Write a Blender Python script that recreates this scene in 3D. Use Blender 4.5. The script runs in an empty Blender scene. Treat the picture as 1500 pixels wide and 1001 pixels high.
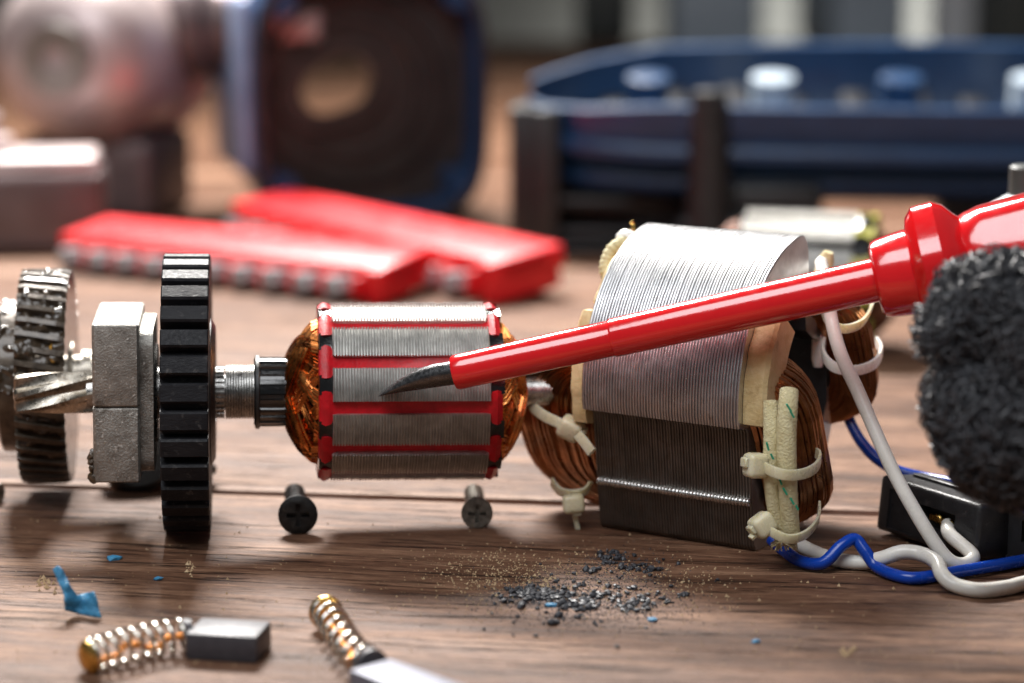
# Units: 1 Blender unit = 1 cm.  X right, Y away from the camera, Z up; the table top is z = 0.
import bpy, bmesh, math, random
from math import sin, cos, pi, radians, sqrt, atan2, tan, floor
from mathutils import Vector, Matrix, noise
random.seed(7)
SC = bpy.context.scene
COL = SC.collection
SC.unit_settings.system = 'METRIC'
SC.unit_settings.scale_length = 0.01

# ------------------------------------------------------------------ camera
CAM_Y, CAM_Z, PITCH, LENS = -47.0, 12.5, 10.6, 85.0
cd = bpy.data.cameras.new('camera')
cam = bpy.data.objects.new('camera', cd); COL.objects.link(cam)
cam.location = (0, CAM_Y, CAM_Z); cam.rotation_euler = (radians(90 - PITCH), 0, 0)
cd.lens = LENS; cd.sensor_width = 36; cd.clip_start = 1; cd.clip_end = 1500
cd.dof.use_dof = True; cd.dof.focus_distance = 45.2; cd.dof.aperture_fstop = 0.102
cd.dof.aperture_blades = 0
SC.camera = cam

# ------------------------------------------------------------------ world, lamps, exposure
w = bpy.data.worlds.new('World'); SC.world = w; w.use_nodes = True
bg = w.node_tree.nodes['Background']
bg.inputs['Color'].default_value = (0.90, 0.95, 1.0, 1); bg.inputs['Strength'].default_value = 0.10

def area(name, loc, target, sx, sy, power, color):
    l = bpy.data.lights.new(name, 'AREA'); l.shape = 'RECTANGLE'; l.size = sx; l.size_y = sy
    l.energy = power; l.color = color
    o = bpy.data.objects.new(name, l); COL.objects.link(o); o.location = loc
    o.rotation_euler = (Vector(target) - Vector(loc)).to_track_quat('-Z', 'Y').to_euler()
    return o
area('key_lamp', (-17, 68, 66), (0, 4, 2), 30, 20, 300000, (1.0, 0.965, 0.92))
area('fill_softbox', (-18, -40, 68), (0, 0, 2), 66, 44, 55000, (0.95, 0.97, 1.0))
area('added_far_lamp', (96, 128, 84), (84, 205, 2), 30, 30, 120000, (0.92, 0.97, 1.0)).data.spread = radians(55)  # unseen lamp, added to brighten the boxes at the far back
SC.view_settings.view_transform = 'Standard'; SC.view_settings.look = 'None'
SC.view_settings.exposure = 0.0; SC.view_settings.gamma = 1.0
SC.cycles.use_denoising = True
try: SC.cycles.denoiser = 'OPENIMAGEDENOISE'
except Exception: pass
SC.cycles.max_bounces = 8

# ------------------------------------------------------------------ picture measurements -> places in the world
FPX = LENS / 36 * 1500
_F = Vector((0, cos(radians(PITCH)), -sin(radians(PITCH)))); _U = Vector((0, sin(radians(PITCH)), cos(radians(PITCH))))
def ray(px, py): return Vector(((px - 750) / FPX, 0, 0)) + _U * (-(py - 500.5) / FPX) + _F
def PY(px, py, Y):
    d = ray(px, py); t = (Y - CAM_Y) / d.y
    return Vector((0, CAM_Y, CAM_Z)) + d * t
def PZ(px, py, z=0.0):
    d = ray(px, py); t = (z - CAM_Z) / d.z
    return Vector((0, CAM_Y, CAM_Z)) + d * t

# ------------------------------------------------------------------ materials
def _n(nt, t, **kw):
    n = nt.nodes.new(t)
    for k, v in kw.items(): setattr(n, k, v)
    return n
def _noise(nt, vec, scale, detail=5, rough=.55, dist=0):
    n = _n(nt, 'ShaderNodeTexNoise'); n.inputs['Scale'].default_value = scale; n.inputs['Detail'].default_value = detail
    n.inputs['Roughness'].default_value = rough; n.inputs['Distortion'].default_value = dist
    nt.links.new(vec, n.inputs['Vector']); return n.outputs['Fac']
def _ramp(nt, fac, stops):
    r = _n(nt, 'ShaderNodeValToRGB'); e = r.color_ramp.elements
    while len(e) < len(stops): e.new(0.5)
    for i, (p, c) in enumerate(stops):
        e[i].position = p; e[i].color = (c[0], c[1], c[2], 1) if hasattr(c, '__len__') else (c, c, c, 1)
    nt.links.new(fac, r.inputs['Fac']); return r.outputs['Color']
def _map(nt, vec, scale=(1, 1, 1)):
    m = _n(nt, 'ShaderNodeMapping'); m.inputs['Scale'].default_value = scale
    nt.links.new(vec, m.inputs['Vector']); return m.outputs['Vector']
def _mix(nt, fac, a, b):
    m = _n(nt, 'ShaderNodeMix', data_type='RGBA')
    for s, v in ((0, fac), (6, a), (7, b)):
        if hasattr(v, 'links'): nt.links.new(v, m.inputs[s])
        else: m.inputs[s].default_value = v if s == 0 else (v[0], v[1], v[2], 1)
    return m.outputs[2]
def _math(nt, op, a, b=0.0):
    m = _n(nt, 'ShaderNodeMath', operation=op)
    for i, v in enumerate((a, b)):
        if hasattr(v, 'links'): nt.links.new(v, m.inputs[i])
        else: m.inputs[i].default_value = v
    return m.outputs[0]

def mat(name, c1, c2=None, rough=.5, metal=0.0, ns=3.0, bump=0.0, bs=25.0, stretch=(1, 1, 1), rv=.12, coat=0.0,
        dirt=None, spots=None, trans=0.0, sss=0.0, spec=.5, detail=6):
    m = bpy.data.materials.new(name); m.use_nodes = True; nt = m.node_tree
    p = nt.nodes['Principled BSDF']; tc = _n(nt, 'ShaderNodeTexCoord')
    v = _map(nt, tc.outputs['Object'], stretch)
    f = _noise(nt, v, ns, detail, .6)
    c2 = c2 or tuple(x * .75 for x in c1)
    col = _ramp(nt, f, [(.32, c2), (.68, c1)])
    if dirt:                                  # dirt = (colour, noise scale, amount 0..1)
        d = _noise(nt, tc.outputs['Object'], dirt[1], 8, .65, .4)
        col = _mix(nt, _ramp(nt, d, [(max(.02, .72 - .42 * dirt[2]), 0.0), (min(.98, .86 - .36 * dirt[2]), 1.0)]), col, dirt[0])
    if spots:                                 # spots = (colour, scale, threshold)
        d = _noise(nt, tc.outputs['Object'], spots[1], 3, .5)
        col = _mix(nt, _ramp(nt, d, [(spots[2], 0.0), (spots[2] + .03, 1.0)]), col, spots[0])
    nt.links.new(col, p.inputs['Base Color'])
    r = _n(nt, 'ShaderNodeMapRange'); nt.links.new(_noise(nt, tc.outputs['Object'], ns * 2.3, 6, .65), r.inputs['Value'])
    r.inputs['From Min'].default_value = .3; r.inputs['From Max'].default_value = .7
    r.inputs['To Min'].default_value = max(.03, rough - rv); r.inputs['To Max'].default_value = min(1, rough + rv)
    nt.links.new(r.outputs['Result'], p.inputs['Roughness'])
    p.inputs['Metallic'].default_value = metal; p.inputs['Coat Weight'].default_value = coat
    p.inputs['Coat Roughness'].default_value = .08; p.inputs['Specular IOR Level'].default_value = spec
    p.inputs['Transmission Weight'].default_value = trans
    if sss:
        p.inputs['Subsurface Weight'].default_value = sss; p.inputs['Subsurface Radius'].default_value = (.12, .1, .06)
        p.inputs['Subsurface Scale'].default_value = 1.0
    if bump:
        b = _n(nt, 'ShaderNodeBump'); b.inputs['Strength'].default_value = 1.0; b.inputs['Distance'].default_value = bump
        nt.links.new(_noise(nt, v, bs, 6, .6), b.inputs['Height']); nt.links.new(b.outputs['Normal'], p.inputs['Normal'])
    return m

def wood_mat(name, dark, mid, light, edge=0.0):
    m = bpy.data.materials.new(name); m.use_nodes = True; nt = m.node_tree
    p = nt.nodes['Principled BSDF']; tc = _n(nt, 'ShaderNodeTexCoord'); oi = _n(nt, 'ShaderNodeObjectInfo')
    off = _n(nt, 'ShaderNodeVectorMath', operation='MULTIPLY_ADD'); off.inputs[1].default_value = (1, 1, 1)
    cmb = _n(nt, 'ShaderNodeCombineXYZ')
    for i, k in enumerate((311.0, 97.0, 53.0)): nt.links.new(_math(nt, 'MULTIPLY', oi.outputs['Random'], k), cmb.inputs[i])
    nt.links.new(tc.outputs['Object'], off.inputs[0]); nt.links.new(cmb.outputs[0], off.inputs[2])
    v0 = off.outputs[0]
    # wavy grain
    wob = _noise(nt, _map(nt, v0, (.035, .12, .12)), 1.0, 2)
    sep = _n(nt, 'ShaderNodeSeparateXYZ'); nt.links.new(v0, sep.inputs[0])
    y2 = _math(nt, 'ADD', sep.outputs[1], _math(nt, 'MULTIPLY', wob, 2.6))
    cm2 = _n(nt, 'ShaderNodeCombineXYZ'); nt.links.new(sep.outputs[0], cm2.inputs[0]); nt.links.new(y2, cm2.inputs[1]); nt.links.new(sep.outputs[2], cm2.inputs[2])
    v = cm2.outputs[0]
    n1 = _noise(nt, _map(nt, v, (.05, .75, .75)), 1.0, 4)
    n2 = _noise(nt, _map(nt, v, (.16, 2.3, 2.3)), 1.0, 7, .66)
    n3 = _noise(nt, _map(nt, v, (.75, 9.0, 9.0)), 1.0, 7, .74)
    por = _noise(nt, _map(nt, v, (.36, 7.0, 7.0)), 1.0, 6, .70)
    n4 = _noise(nt, _map(nt, v, (2.6, 15, 15)), 1.0, 4, .7)
    blot = _noise(nt, _map(nt, v0, (.6, 1.3, 1.3)), .35, 8, .68)
    s = _math(nt, 'ADD', _math(nt, 'ADD', _math(nt, 'MULTIPLY', n1, .24), _math(nt, 'MULTIPLY', n2, .26)), _math(nt, 'ADD', _math(nt, 'MULTIPLY', n3, .30), _math(nt, 'MULTIPLY', n4, .20)))
    col = _ramp(nt, s, [(.41, dark), (.50, mid), (.59, light)])
    pm = _ramp(nt, por, [(.575, 0.0), (.64, 1.0)])
    col = _mix(nt, _math(nt, 'MULTIPLY', pm, .72), col, tuple(x * .32 for x in dark))
    col = _mix(nt, _math(nt, 'MULTIPLY', _ramp(nt, blot, [(.50, 0.0), (.72, 1.0)]), .42), col, tuple(x * .9 for x in dark))
    nt.links.new(col, p.inputs['Base Color'])
    h = _math(nt, 'ADD', _math(nt, 'ADD', _math(nt, 'MULTIPLY', n3, .55), _math(nt, 'MULTIPLY', n2, .6)), _math(nt, 'MULTIPLY', pm, -.8))
    b = _n(nt, 'ShaderNodeBump'); b.inputs['Strength'].default_value = 1.0; b.inputs['Distance'].default_value = .060
    nt.links.new(h, b.inputs['Height']); nt.links.new(b.outputs['Normal'], p.inputs['Normal'])
    r = _n(nt, 'ShaderNodeMapRange'); nt.links.new(n2, r.inputs['Value'])
    r.inputs['From Min'].default_value = .3; r.inputs['From Max'].default_value = .7
    r.inputs['To Min'].default_value = .44; r.inputs['To Max'].default_value = .68
    nt.links.new(r.outputs['Result'], p.inputs['Roughness']); p.inputs['Specular IOR Level'].default_value = .24
    return m

M = dict(
    wood=wood_mat('brown_wood', (.046, .020, .011), (.150, .072, .041), (.33, .186, .112)),
    wood_edge=wood_mat('worn_wood_edge', (.16, .09, .06), (.34, .21, .15), (.50, .34, .25)),
    wall=mat('wall_paint', (.40, .38, .33), (.34, .32, .28), .8, ns=.05, bump=.05, bs=1),
    floor=mat('floor_concrete', (.22, .21, .20), None, .7, ns=.1),
    lam=mat('lamination_steel', (.64, .63, .60), (.44, .43, .41), .48, 1.0, ns=5, bump=.004, bs=60, dirt=((.16, .10, .06), 1.4, .25), rv=.1),
    stat_lam=mat('stator_steel', (.72, .72, .73), (.52, .52, .53), .38, 1.0, ns=2.2, bump=.004, bs=50, dirt=((.20, .15, .11), 1.1, .28), rv=.1),
    shaded_lam=mat('shaded_stator_steel', (.27, .25, .23), (.17, .155, .14), .42, 1.0, ns=2.2, bump=.004, bs=50, dirt=((.12, .08, .05), 1.1, .30), rv=.1),  # darker stator steel, shade of the lower flat put into the colour
    weld=mat('weld_metal', (.78, .78, .76), (.5, .5, .48), .25, 1.0, ns=10),
    steel=mat('bright_steel', (.55, .54, .52), (.30, .29, .28), .3, 1.0, ns=6, bump=.004, bs=60),
    dull_steel=mat('dull_bit_steel', (.42, .42, .43), (.22, .22, .23), .45, .35, ns=3),
    brown_coil=mat('varnished_brown_copper', (.22, .085, .04), (.10, .035, .018), .62, .3, ns=3),
    greasy=mat('greasy_steel', (.090, .068, .048), (.034, .023, .015), .42, .45, ns=4, bump=.02, bs=9, dirt=((.05, .03, .015), 2.0, .45), coat=.6),
    pinion=mat('worn_gear_steel', (.50, .46, .40), (.22, .19, .15), .3, 1.0, ns=5, bump=.006, bs=30, coat=.3, dirt=((.08, .055, .03), 3.0, .45)),
    grease=mat('brown_grease', (.085, .058, .036), (.028, .019, .012), .22, 0, ns=2.5, bump=.03, bs=7, coat=.6, spots=((.55, .27, .03), 1.7, .64)),
    cast=mat('cast_aluminium', (.44, .42, .385), (.25, .235, .21), .48, .75, ns=3, bump=.022, bs=26, dirt=((.10, .085, .07), 1.6, .40), spots=((.62, .60, .56), 14, .64)),
    black=mat('black_plastic', (.022, .022, .024), (.012, .012, .013), .38, 0, ns=4, bump=.008, bs=30, dirt=((.075, .07, .066), 5.0, .28)),
    gear_black=mat('black_gear_plastic', (.020, .020, .023), (.010, .010, .012), .52, 0, ns=6, bump=.010, bs=28, stretch=(.35, 1, 1), dirt=((.085, .08, .078), 6.0, .33), rv=.14, spec=.2),
    gloss_black=mat('black_varnish', (.008, .008, .009), (.004, .004, .004), .14, 0, ns=5, bump=.012, bs=9, coat=.7, rv=.06),
    oxide=mat('black_oxide_steel', (.035, .033, .032), (.016, .015, .015), .40, .6, ns=8, bump=.008, bs=45, dirt=((.14, .11, .08), 6.0, .22)),
    dull_screw=mat('dull_zinc_steel', (.34, .32, .28), (.14, .125, .105), .42, .8, ns=9, bump=.010, bs=40, dirt=((.30, .26, .20), 8.0, .3)),
    copper=mat('enamelled_copper', (.84, .32, .085), (.52, .16, .04), .28, 1.0, ns=3, coat=.25, rv=.08),
    stat_copper=mat('brown_enamelled_copper', (.50, .235, .105), (.25, .110, .048), .32, 1.0, ns=2.5, coat=.25, rv=.08),
    red_wedge=mat('red_slot_liner', (.66, .006, .016), (.42, .004, .010), .40, 0, ns=4, bump=.016, bs=16, coat=.12, spec=.35, dirt=((.06, .008, .008), 2.6, .25)),
    yel_wedge=mat('yellow_slot_liner', (.62, .56, .10), (.42, .42, .06), .35, 0, ns=4, bump=.01, bs=12),
    red=mat('red_insulation', (.83, .006, .010), (.77, .004, .008), .16, 0, ns=1.5, bump=.003, bs=9, rv=.06, coat=1.0, spec=.8, dirt=((.40, .012, .010), 5.0, .10)),
    red2=mat('red_holder_plastic', (.76, .012, .018), (.66, .008, .014), .38, 0, ns=1, bump=.01, bs=6),
    blade=mat('screwdriver_steel', (.20, .20, .205), (.12, .12, .125), .27, 1.0, ns=6, bump=.005, bs=40, stretch=(.3, 1, 1)),
    cream=mat('cream_fibre_board', (.78, .62, .34), (.60, .43, .19), .5, 0, ns=2.5, bump=.02, bs=12, dirt=((.34, .20, .07), 1.8, .35), sss=.15),
    nylon=mat('nylon', (.86, .80, .60), (.76, .68, .44), .30, 0, ns=3, bump=.004, bs=14, sss=.5, trans=.12),
    nylon_white=mat('white_nylon', (.88, .86, .80), (.78, .75, .68), .30, 0, ns=3, sss=.3),
    sleeve=mat('woven_sleeve', (.82, .74, .46), (.66, .56, .30), .6, 0, ns=5, bump=.05, bs=22, sss=.12, dirt=((.48, .36, .16), 2.2, .3)),
    green=mat('green_thread', (.02, .36, .20), None, .6),
    white_wire=mat('white_wire_insulation', (.82, .80, .75), (.70, .67, .60), .28, 0, ns=1.5, bump=.004, bs=9, rv=.08, sss=.1, dirt=((.50, .44, .34), 2.5, .15)),
    blue_wire=mat('blue_wire_insulation', (.004, .055, .42), (.003, .040, .30), .24, 0, ns=2, bump=.004, bs=9, rv=.08),
    brass=mat('brass', (.86, .58, .18), (.55, .33, .08), .24, 1.0, ns=8, bump=.004, bs=30),
    spring=mat('spring_steel', (.80, .78, .72), (.60, .58, .52), .20, 1.0, ns=8),
    braid=mat('copper_braid', (.90, .38, .10), (.60, .20, .04), .30, 1.0, ns=14, bump=.03, bs=26),
    carbon=mat('carbon_graphite', (.060, .058, .066), (.042, .040, .048), .5, .1, ns=6, bump=.004, bs=60),
    graphite=mat('pale_graphite', (.17, .175, .215), (.13, .135, .17), .5, .3, ns=6, bump=.003, bs=60),
    crumb=mat('carbon_crumbs', (.055, .058, .068), (.020, .020, .024), .5, .1, ns=12),
    dust=mat('pale_dust', (.62, .46, .28), (.42, .28, .15), .8, 0, ns=9),
    blue_chip=mat('blue_paint_flake', (.06, .30, .52), (.02, .15, .30), .45, 0, ns=7, bump=.03, bs=22),
    wool=mat('charcoal_wool', (.050, .052, .060), (.018, .018, .021), .8, 0, ns=4, bump=.1, bs=6),
    fibre=mat('charcoal_fibre', (.085, .088, .098), (.014, .014, .017), .50, 0, ns=3.2, rv=.1),
    blue_body=mat('blue_drill_plastic', (.010, .046, .125), (.007, .033, .092), .40, 0, ns=1.2, bump=.01, bs=6, coat=.2),
    grey_blue=mat('lit_blue_side', (.30, .40, .60), (.22, .30, .47), .42, .2, ns=.8, bump=.02, bs=4),  # lit left side of the housing, its light put into a paler blue
    bulkhead=mat('dark_brown_casting', (.045, .034, .030), (.028, .021, .019), .5, .3, ns=.8, bump=.03, bs=3, dirt=((.16, .07, .02), .5, .2)),
    alu=mat('warm_aluminium', (.58, .49, .48), (.42, .34, .335), .42, .45, ns=.6, bump=.02, bs=3),
    alu_dark=mat('grey_gearbox_metal', (.20, .15, .15), (.12, .09, .09), .45, .6, ns=.6, bump=.03, bs=3),
    white=mat('white_plastic', (.80, .82, .84), (.72, .74, .77), .4, 0, ns=1),
    dark_case=mat('dark_case_plastic', (.06, .065, .06), None, .5, 0, ns=1),
    pale_blue=mat('pale_blue_plastic', (.42, .50, .58), None, .4, 0, ns=.6),
)

# ------------------------------------------------------------------ mesh helpers
class MB:
    def __init__(s): s.v, s.f, s.m = [], [], []
    def add(s, vs, fs, mi=0):
        o = len(s.v); s.v.extend(tuple(v) for v in vs); s.f.extend(tuple(i + o for i in f) for f in fs); s.m.extend([mi] * len(fs)); return s
    def loft(s, rings, cap=True, close=False, mi=0):
        n = len(rings[0]); vs = [p for r in rings for p in r]; fs = []
        k = len(rings); last = k if close else k - 1
        for i in range(last):
            a, b = i * n, ((i + 1) % k) * n
            for j in range(n): fs.append((a + j, a + (j + 1) % n, b + (j + 1) % n, b + j))
        if cap and not close:
            fs.append(tuple(range(n - 1, -1, -1))); fs.append(tuple((k - 1) * n + j for j in range(n)))
        return s.add(vs, fs, mi)
    def tube(s, path, r, n=8, closed=False, cap=True, flat=1.0, up=None, mi=0, phase=0):
        P = [Vector(p) for p in path]; k = len(P); rings = []
        T = []
        for i in range(k):
            a = P[(i - 1) % k] if (closed or i > 0) else P[i]; b = P[(i + 1) % k] if (closed or i < k - 1) else P[i]
            t = (b - a); T.append(t.normalized() if t.length > 1e-9 else Vector((1, 0, 0)))
        u = Vector(up) if up else (Vector((0, 0, 1)) if abs(T[0].z) < .9 else Vector((0, 1, 0)))
        for i in range(k):
            u = (u - T[i] * u.dot(T[i]))
            u = u.normalized() if u.length > 1e-6 else T[i].orthogonal().normalized()
            if up:
                uu = Vector(up) - T[i] * Vector(up).dot(T[i])
                if uu.length > 1e-4: u = uu.normalized()
            w2 = T[i].cross(u); rr = r[i] if hasattr(r, '__len__') else r
            rings.append([P[i] + (w2 * cos(phase + 2 * pi * j / n) + u * (flat * sin(phase + 2 * pi * j / n))) * rr for j in range(n)])
        return s.loft(rings, cap, closed, mi)
    def lathe(s, prof, n=32, c=(0, 0, 0), axis='x', cap=True, mi=0):
        rings = []
        for x, r in prof:
            ring = []
            for j in range(n):
                a = 2 * pi * j / n; p, q = r * cos(a), r * sin(a)
                ring.append({'x': (c[0] + x, c[1] + p, c[2] + q), 'y': (c[0] + q, c[1] + x, c[2] + p), 'z': (c[0] + p, c[1] + q, c[2] + x)}[axis])
            rings.append(ring)
        return s.loft(rings, cap, False, mi)
    def ring(s, prof, n=48, c=(0, 0, 0), axis='x', mi=0):
        """closed profile swept round an axis (a washer, a tyre)"""
        rings = []
        for x, r in prof:
            ring = []
            for j in range(n):
                a = 2 * pi * j / n; p, q = r * cos(a), r * sin(a)
                ring.append({'x': (c[0] + x, c[1] + p, c[2] + q), 'y': (c[0] + q, c[1] + x, c[2] + p), 'z': (c[0] + p, c[1] + q, c[2] + x)}[axis])
            rings.append(ring)
        return s.loft(rings, False, True, mi)
    def box(s, c, d, bev=0.05, seg=2, mat4=None, mi=0):
        bm = bmesh.new(); bmesh.ops.create_cube(bm, size=1)
        for v in bm.verts: v.co = Vector((v.co.x * d[0], v.co.y * d[1], v.co.z * d[2]))
        if bev: bmesh.ops.bevel(bm, geom=bm.edges[:], offset=bev, segments=seg, profile=.5, affect='EDGES')
        T = mat4 or Matrix(); C = Vector(c)
        bm.verts.index_update()
        s.add([T @ (v.co + C) for v in bm.verts], [[v.index for v in f.verts] for f in bm.faces], mi); bm.free(); return s
    def blob(s, c, r, sub=1, jit=.25, sq=(1, 1, 1), mi=0):
        bm = bmesh.new(); bmesh.ops.create_icosphere(bm, subdivisions=sub, radius=1)
        for v in bm.verts:
            k = r * (1 + random.uniform(-jit, jit)); v.co = Vector((v.co.x * sq[0], v.co.y * sq[1], v.co.z * sq[2])) * k
        bm.verts.index_update()
        s.add([v.co + Vector(c) for v in bm.verts], [[v.index for v in f.verts] for f in bm.faces], mi); bm.free(); return s
    def mesh(s, name, mats, ang=38):
        me = bpy.data.meshes.new(name); me.from_pydata(s.v, [], s.f)
        for m in (mats if isinstance(mats, (list, tuple)) else [mats]): me.materials.append(m)
        if any(s.m): me.polygons.foreach_set('material_index', s.m)
        bm = bmesh.new(); bm.from_mesh(me); bmesh.ops.recalc_face_normals(bm, faces=bm.faces[:]); bm.to_mesh(me); bm.free()
        if ang:
            me.polygons.foreach_set('use_smooth', [True] * len(me.polygons))
            me.set_sharp_from_angle(angle=radians(ang))
        me.update(); return me
    def build(s, name, mats, parent=None, ang=38, kind=None):
        return put(name, s.mesh(name, mats, ang), parent, kind)
def put(name, me, parent=None, kind=None, mtx=None):
    o = bpy.data.objects.new(name, me); COL.objects.link(o)
    if parent: o.parent = parent
    if mtx is not None: o.matrix_basis = mtx
    if kind: o['kind'] = kind
    return o
def thing(name, label, cat, mtx=None, group=None):
    o = bpy.data.objects.new(name, None); COL.objects.link(o); o.empty_display_size = .5
    if mtx is not None: o.matrix_basis = mtx
    return tag(o, label, cat, group)
def tag(o, label, cat, group=None):
    o['label'] = label; o['category'] = cat
    if group: o['group'] = group
    return o
def TR(loc, rz=0, ry=0, rx=0):
    return Matrix.Translation(Vector(loc)) @ Matrix.Rotation(rz, 4, 'Z') @ Matrix.Rotation(ry, 4, 'Y') @ Matrix.Rotation(rx, 4, 'X')
def frame_x(origin, d, up=(0, 0, 1)):
    x = Vector(d).normalized(); y = Vector(up).cross(x).normalized(); z = x.cross(y)
    m = Matrix.Identity(4)
    for i, a in enumerate((x, y, z)):
        for k in range(3): m[k][i] = a[k]
    return Matrix.Translation(Vector(origin)) @ m
def smooth(pts, k=8, closed=False):
    """Catmull-Rom through the points"""
    P = [Vector(p) for p in pts]; out = []; n = len(P)
    rng = range(n) if closed else range(n - 1)
    g = (lambda i: P[i % n]) if closed else (lambda i: P[max(0, min(n - 1, i))])
    for i in rng:
        a, b, c, d = g(i - 1), g(i), g(i + 1), g(i + 2)
        for j in range(k):
            t = j / k; out.append(.5 * ((2 * b) + (c - a) * t + (2 * a - 5 * b + 4 * c - d) * t * t + (3 * b - 3 * c + d - a) * t ** 3))
    if not closed: out.append(P[-1])
    return out
def bake(o):
    """keep the shape that the modifiers give and drop the modifiers"""
    dg = bpy.context.evaluated_depsgraph_get(); me = bpy.data.meshes.new_from_object(o.evaluated_get(dg)); o.modifiers.clear(); o.data = me
def cut(o, cutter_mb):
    c = cutter_mb.build('cutter', M['black'], None, None); m = o.modifiers.new('b', 'BOOLEAN'); m.operation = 'DIFFERENCE'; m.object = c; m.solver = 'EXACT'
    c.matrix_basis = o.matrix_basis.copy(); bpy.context.view_layer.update(); bake(o)
    bpy.data.objects.remove(c); o.data.polygons.foreach_set('use_smooth', [True] * len(o.data.polygons)); o.data.set_sharp_from_angle(angle=radians(38))

# ------------------------------------------------------------------ setting: wall, floor, table of planks
mb = MB(); mb.box((0, 262, 60), (900, 8, 330), 0); o = mb.build('wall', M['wall'], None, None); o['kind'] = 'structure'
mb = MB(); mb.box((0, 60, -79), (900, 500, 8), 0); o = mb.build('floor', M['floor'], None, None); o['kind'] = 'structure'

table = thing('table', 'brown wooden table top of long worn planks under all the motor parts', 'table', TR((0, 1.75, 0), radians(-7.5)))
def plank(y0, y1, zt=0.0):
    c, g = .15, .06; th = 3.2
    sec = [(y0 + g, zt - th), (y0 + g, zt - c * .9), (y0 + g + c * .5, zt - c * .25), (y0 + g + c * 1.5, zt), (y1 - g - c * 1.2, zt), (y1 - g - c * .3, zt - c * .3), (y1 - g, zt - c), (y1 - g, zt - th)]
    m = MB(); xs = [-130 + 260 * i / 12 for i in range(13)]
    m.loft([[(x, y, z) for y, z in sec] for x in xs])
    for i, f in enumerate(m.f):
        ys = [m.v[k][1] for k in f]; zs = [m.v[k][2] for k in f]
        if len(f) == 4 and max(zs) > zt - c - .01 and max(ys) < y0 + g + c * 1.6: m.m[i] = 1
    return m.build('plank', [M['wood'], M['wood_edge']], table, 30)
plank(-28, -14); plank(-14, 0); 
for i in range(11): plank(14 * i, 14 * (i + 1), .05 if i == 0 else 0.0)

# ------------------------------------------------------------------ armature, gears, bearing block
YAW, ROLL = radians(6.0), radians(1.0)
AX0 = Vector((-2.0, 0.0, 2.70))
ARM = TR(AX0, YAW, ROLL)
AD = (ARM.to_3x3() @ Vector((1, 0, 0)))
AN = (ARM.to_3x3() @ Vector((0, -1, 0)))
def S(px, dy=0.0):
    """place along the shaft whose point, dy nearer to the camera than the axis, is seen at column px"""
    k = (px - 750) / FPX; Q = AX0 + AN * dy - Vector((0, CAM_Y, CAM_Z))
    return (k * Q.dot(_F) - Q.x) / (AD.x - k * AD.dot(_F))

def arc_pts(r, a0, a1, n): return [(r * cos(a0 + (a1 - a0) * i / n), r * sin(a0 + (a1 - a0) * i / n)) for i in range(n + 1)]
def seg_mesh(L, R, half, nl):
    """one tooth of the core: a stack of thin plates, each with its own edge"""
    m = MB(); rnd = random.Random(3); rows = []; na = 6; p = L / nl
    for i in range(nl):
        dr = rnd.uniform(-.010, .006); x = i * p
        for xx, r in ((x + .14 * p, R - .06), (x + .22 * p, R + dr - .008), (x + .5 * p, R + dr + .006), (x + .78 * p, R + dr - .008), (x + .86 * p, R - .06)):
            row = [(xx, (R - .32) * cos(-half), (R - .32) * sin(-half))]
            row += [(xx, y, z) for y, z in arc_pts(r, -half, half, na)]
            row += [(xx, (R - .32) * cos(half), (R - .32) * sin(half))]
            rows.append(row)
    n = len(rows[0]); vs = [q for r in rows for q in r]; fs = []
    for i in range(len(rows) - 1):
        for j in range(n - 1): fs.append((i * n + j, i * n + j + 1, (i + 1) * n + j + 1, (i + 1) * n + j))
    fs.append(tuple(range(n))); fs.append(tuple((len(rows) - 1) * n + j for j in range(n - 1, -1, -1)))
    m.add(vs, fs); return m
def coil_mb(x0, sgn, bulge, a0, span, Rs, layer, ns=24, r=.028, wa=.26):
    """one coil head: strands that leave a slot, arch round the shaft and enter another slot"""
    m = MB(); rnd = random.Random(int(a0 * 100) + (5 if sgn > 0 else 0))
    nl = 3 if ns > 20 else 2; per = max(3, ns // nl)
    for k in range(per * nl):
        oa = -wa + 2 * wa * ((k % per) + .5 * ((k // per) % 2) + rnd.uniform(-.22, .22)) / per; lay = k // per
        orr = -.050 * lay + rnd.uniform(-.030, .030); ob = -.045 * lay + rnd.uniform(-.03, .03); ph = rnd.uniform(0, 6)
        pts = []; N = 22
        for i in range(N + 1):
            t = i / N; mm = sin(pi * t) ** .75; a = a0 + oa * (.45 + .55 * sin(pi * t)) + span * t + .008 * sin(ph + 7 * t)
            rr = (Rs + orr) * (1 - (.50 + .10 * layer) * mm ** 1.7) + .012 * sin(ph + 5 * t)
            xx = x0 + sgn * (bulge * (.72 + .28 * layer) + ob) * mm ** .72
            pts.append((xx, rr * cos(a), rr * sin(a)))
        m.tube(pts, r, 5, cap=False)
    return m
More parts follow.
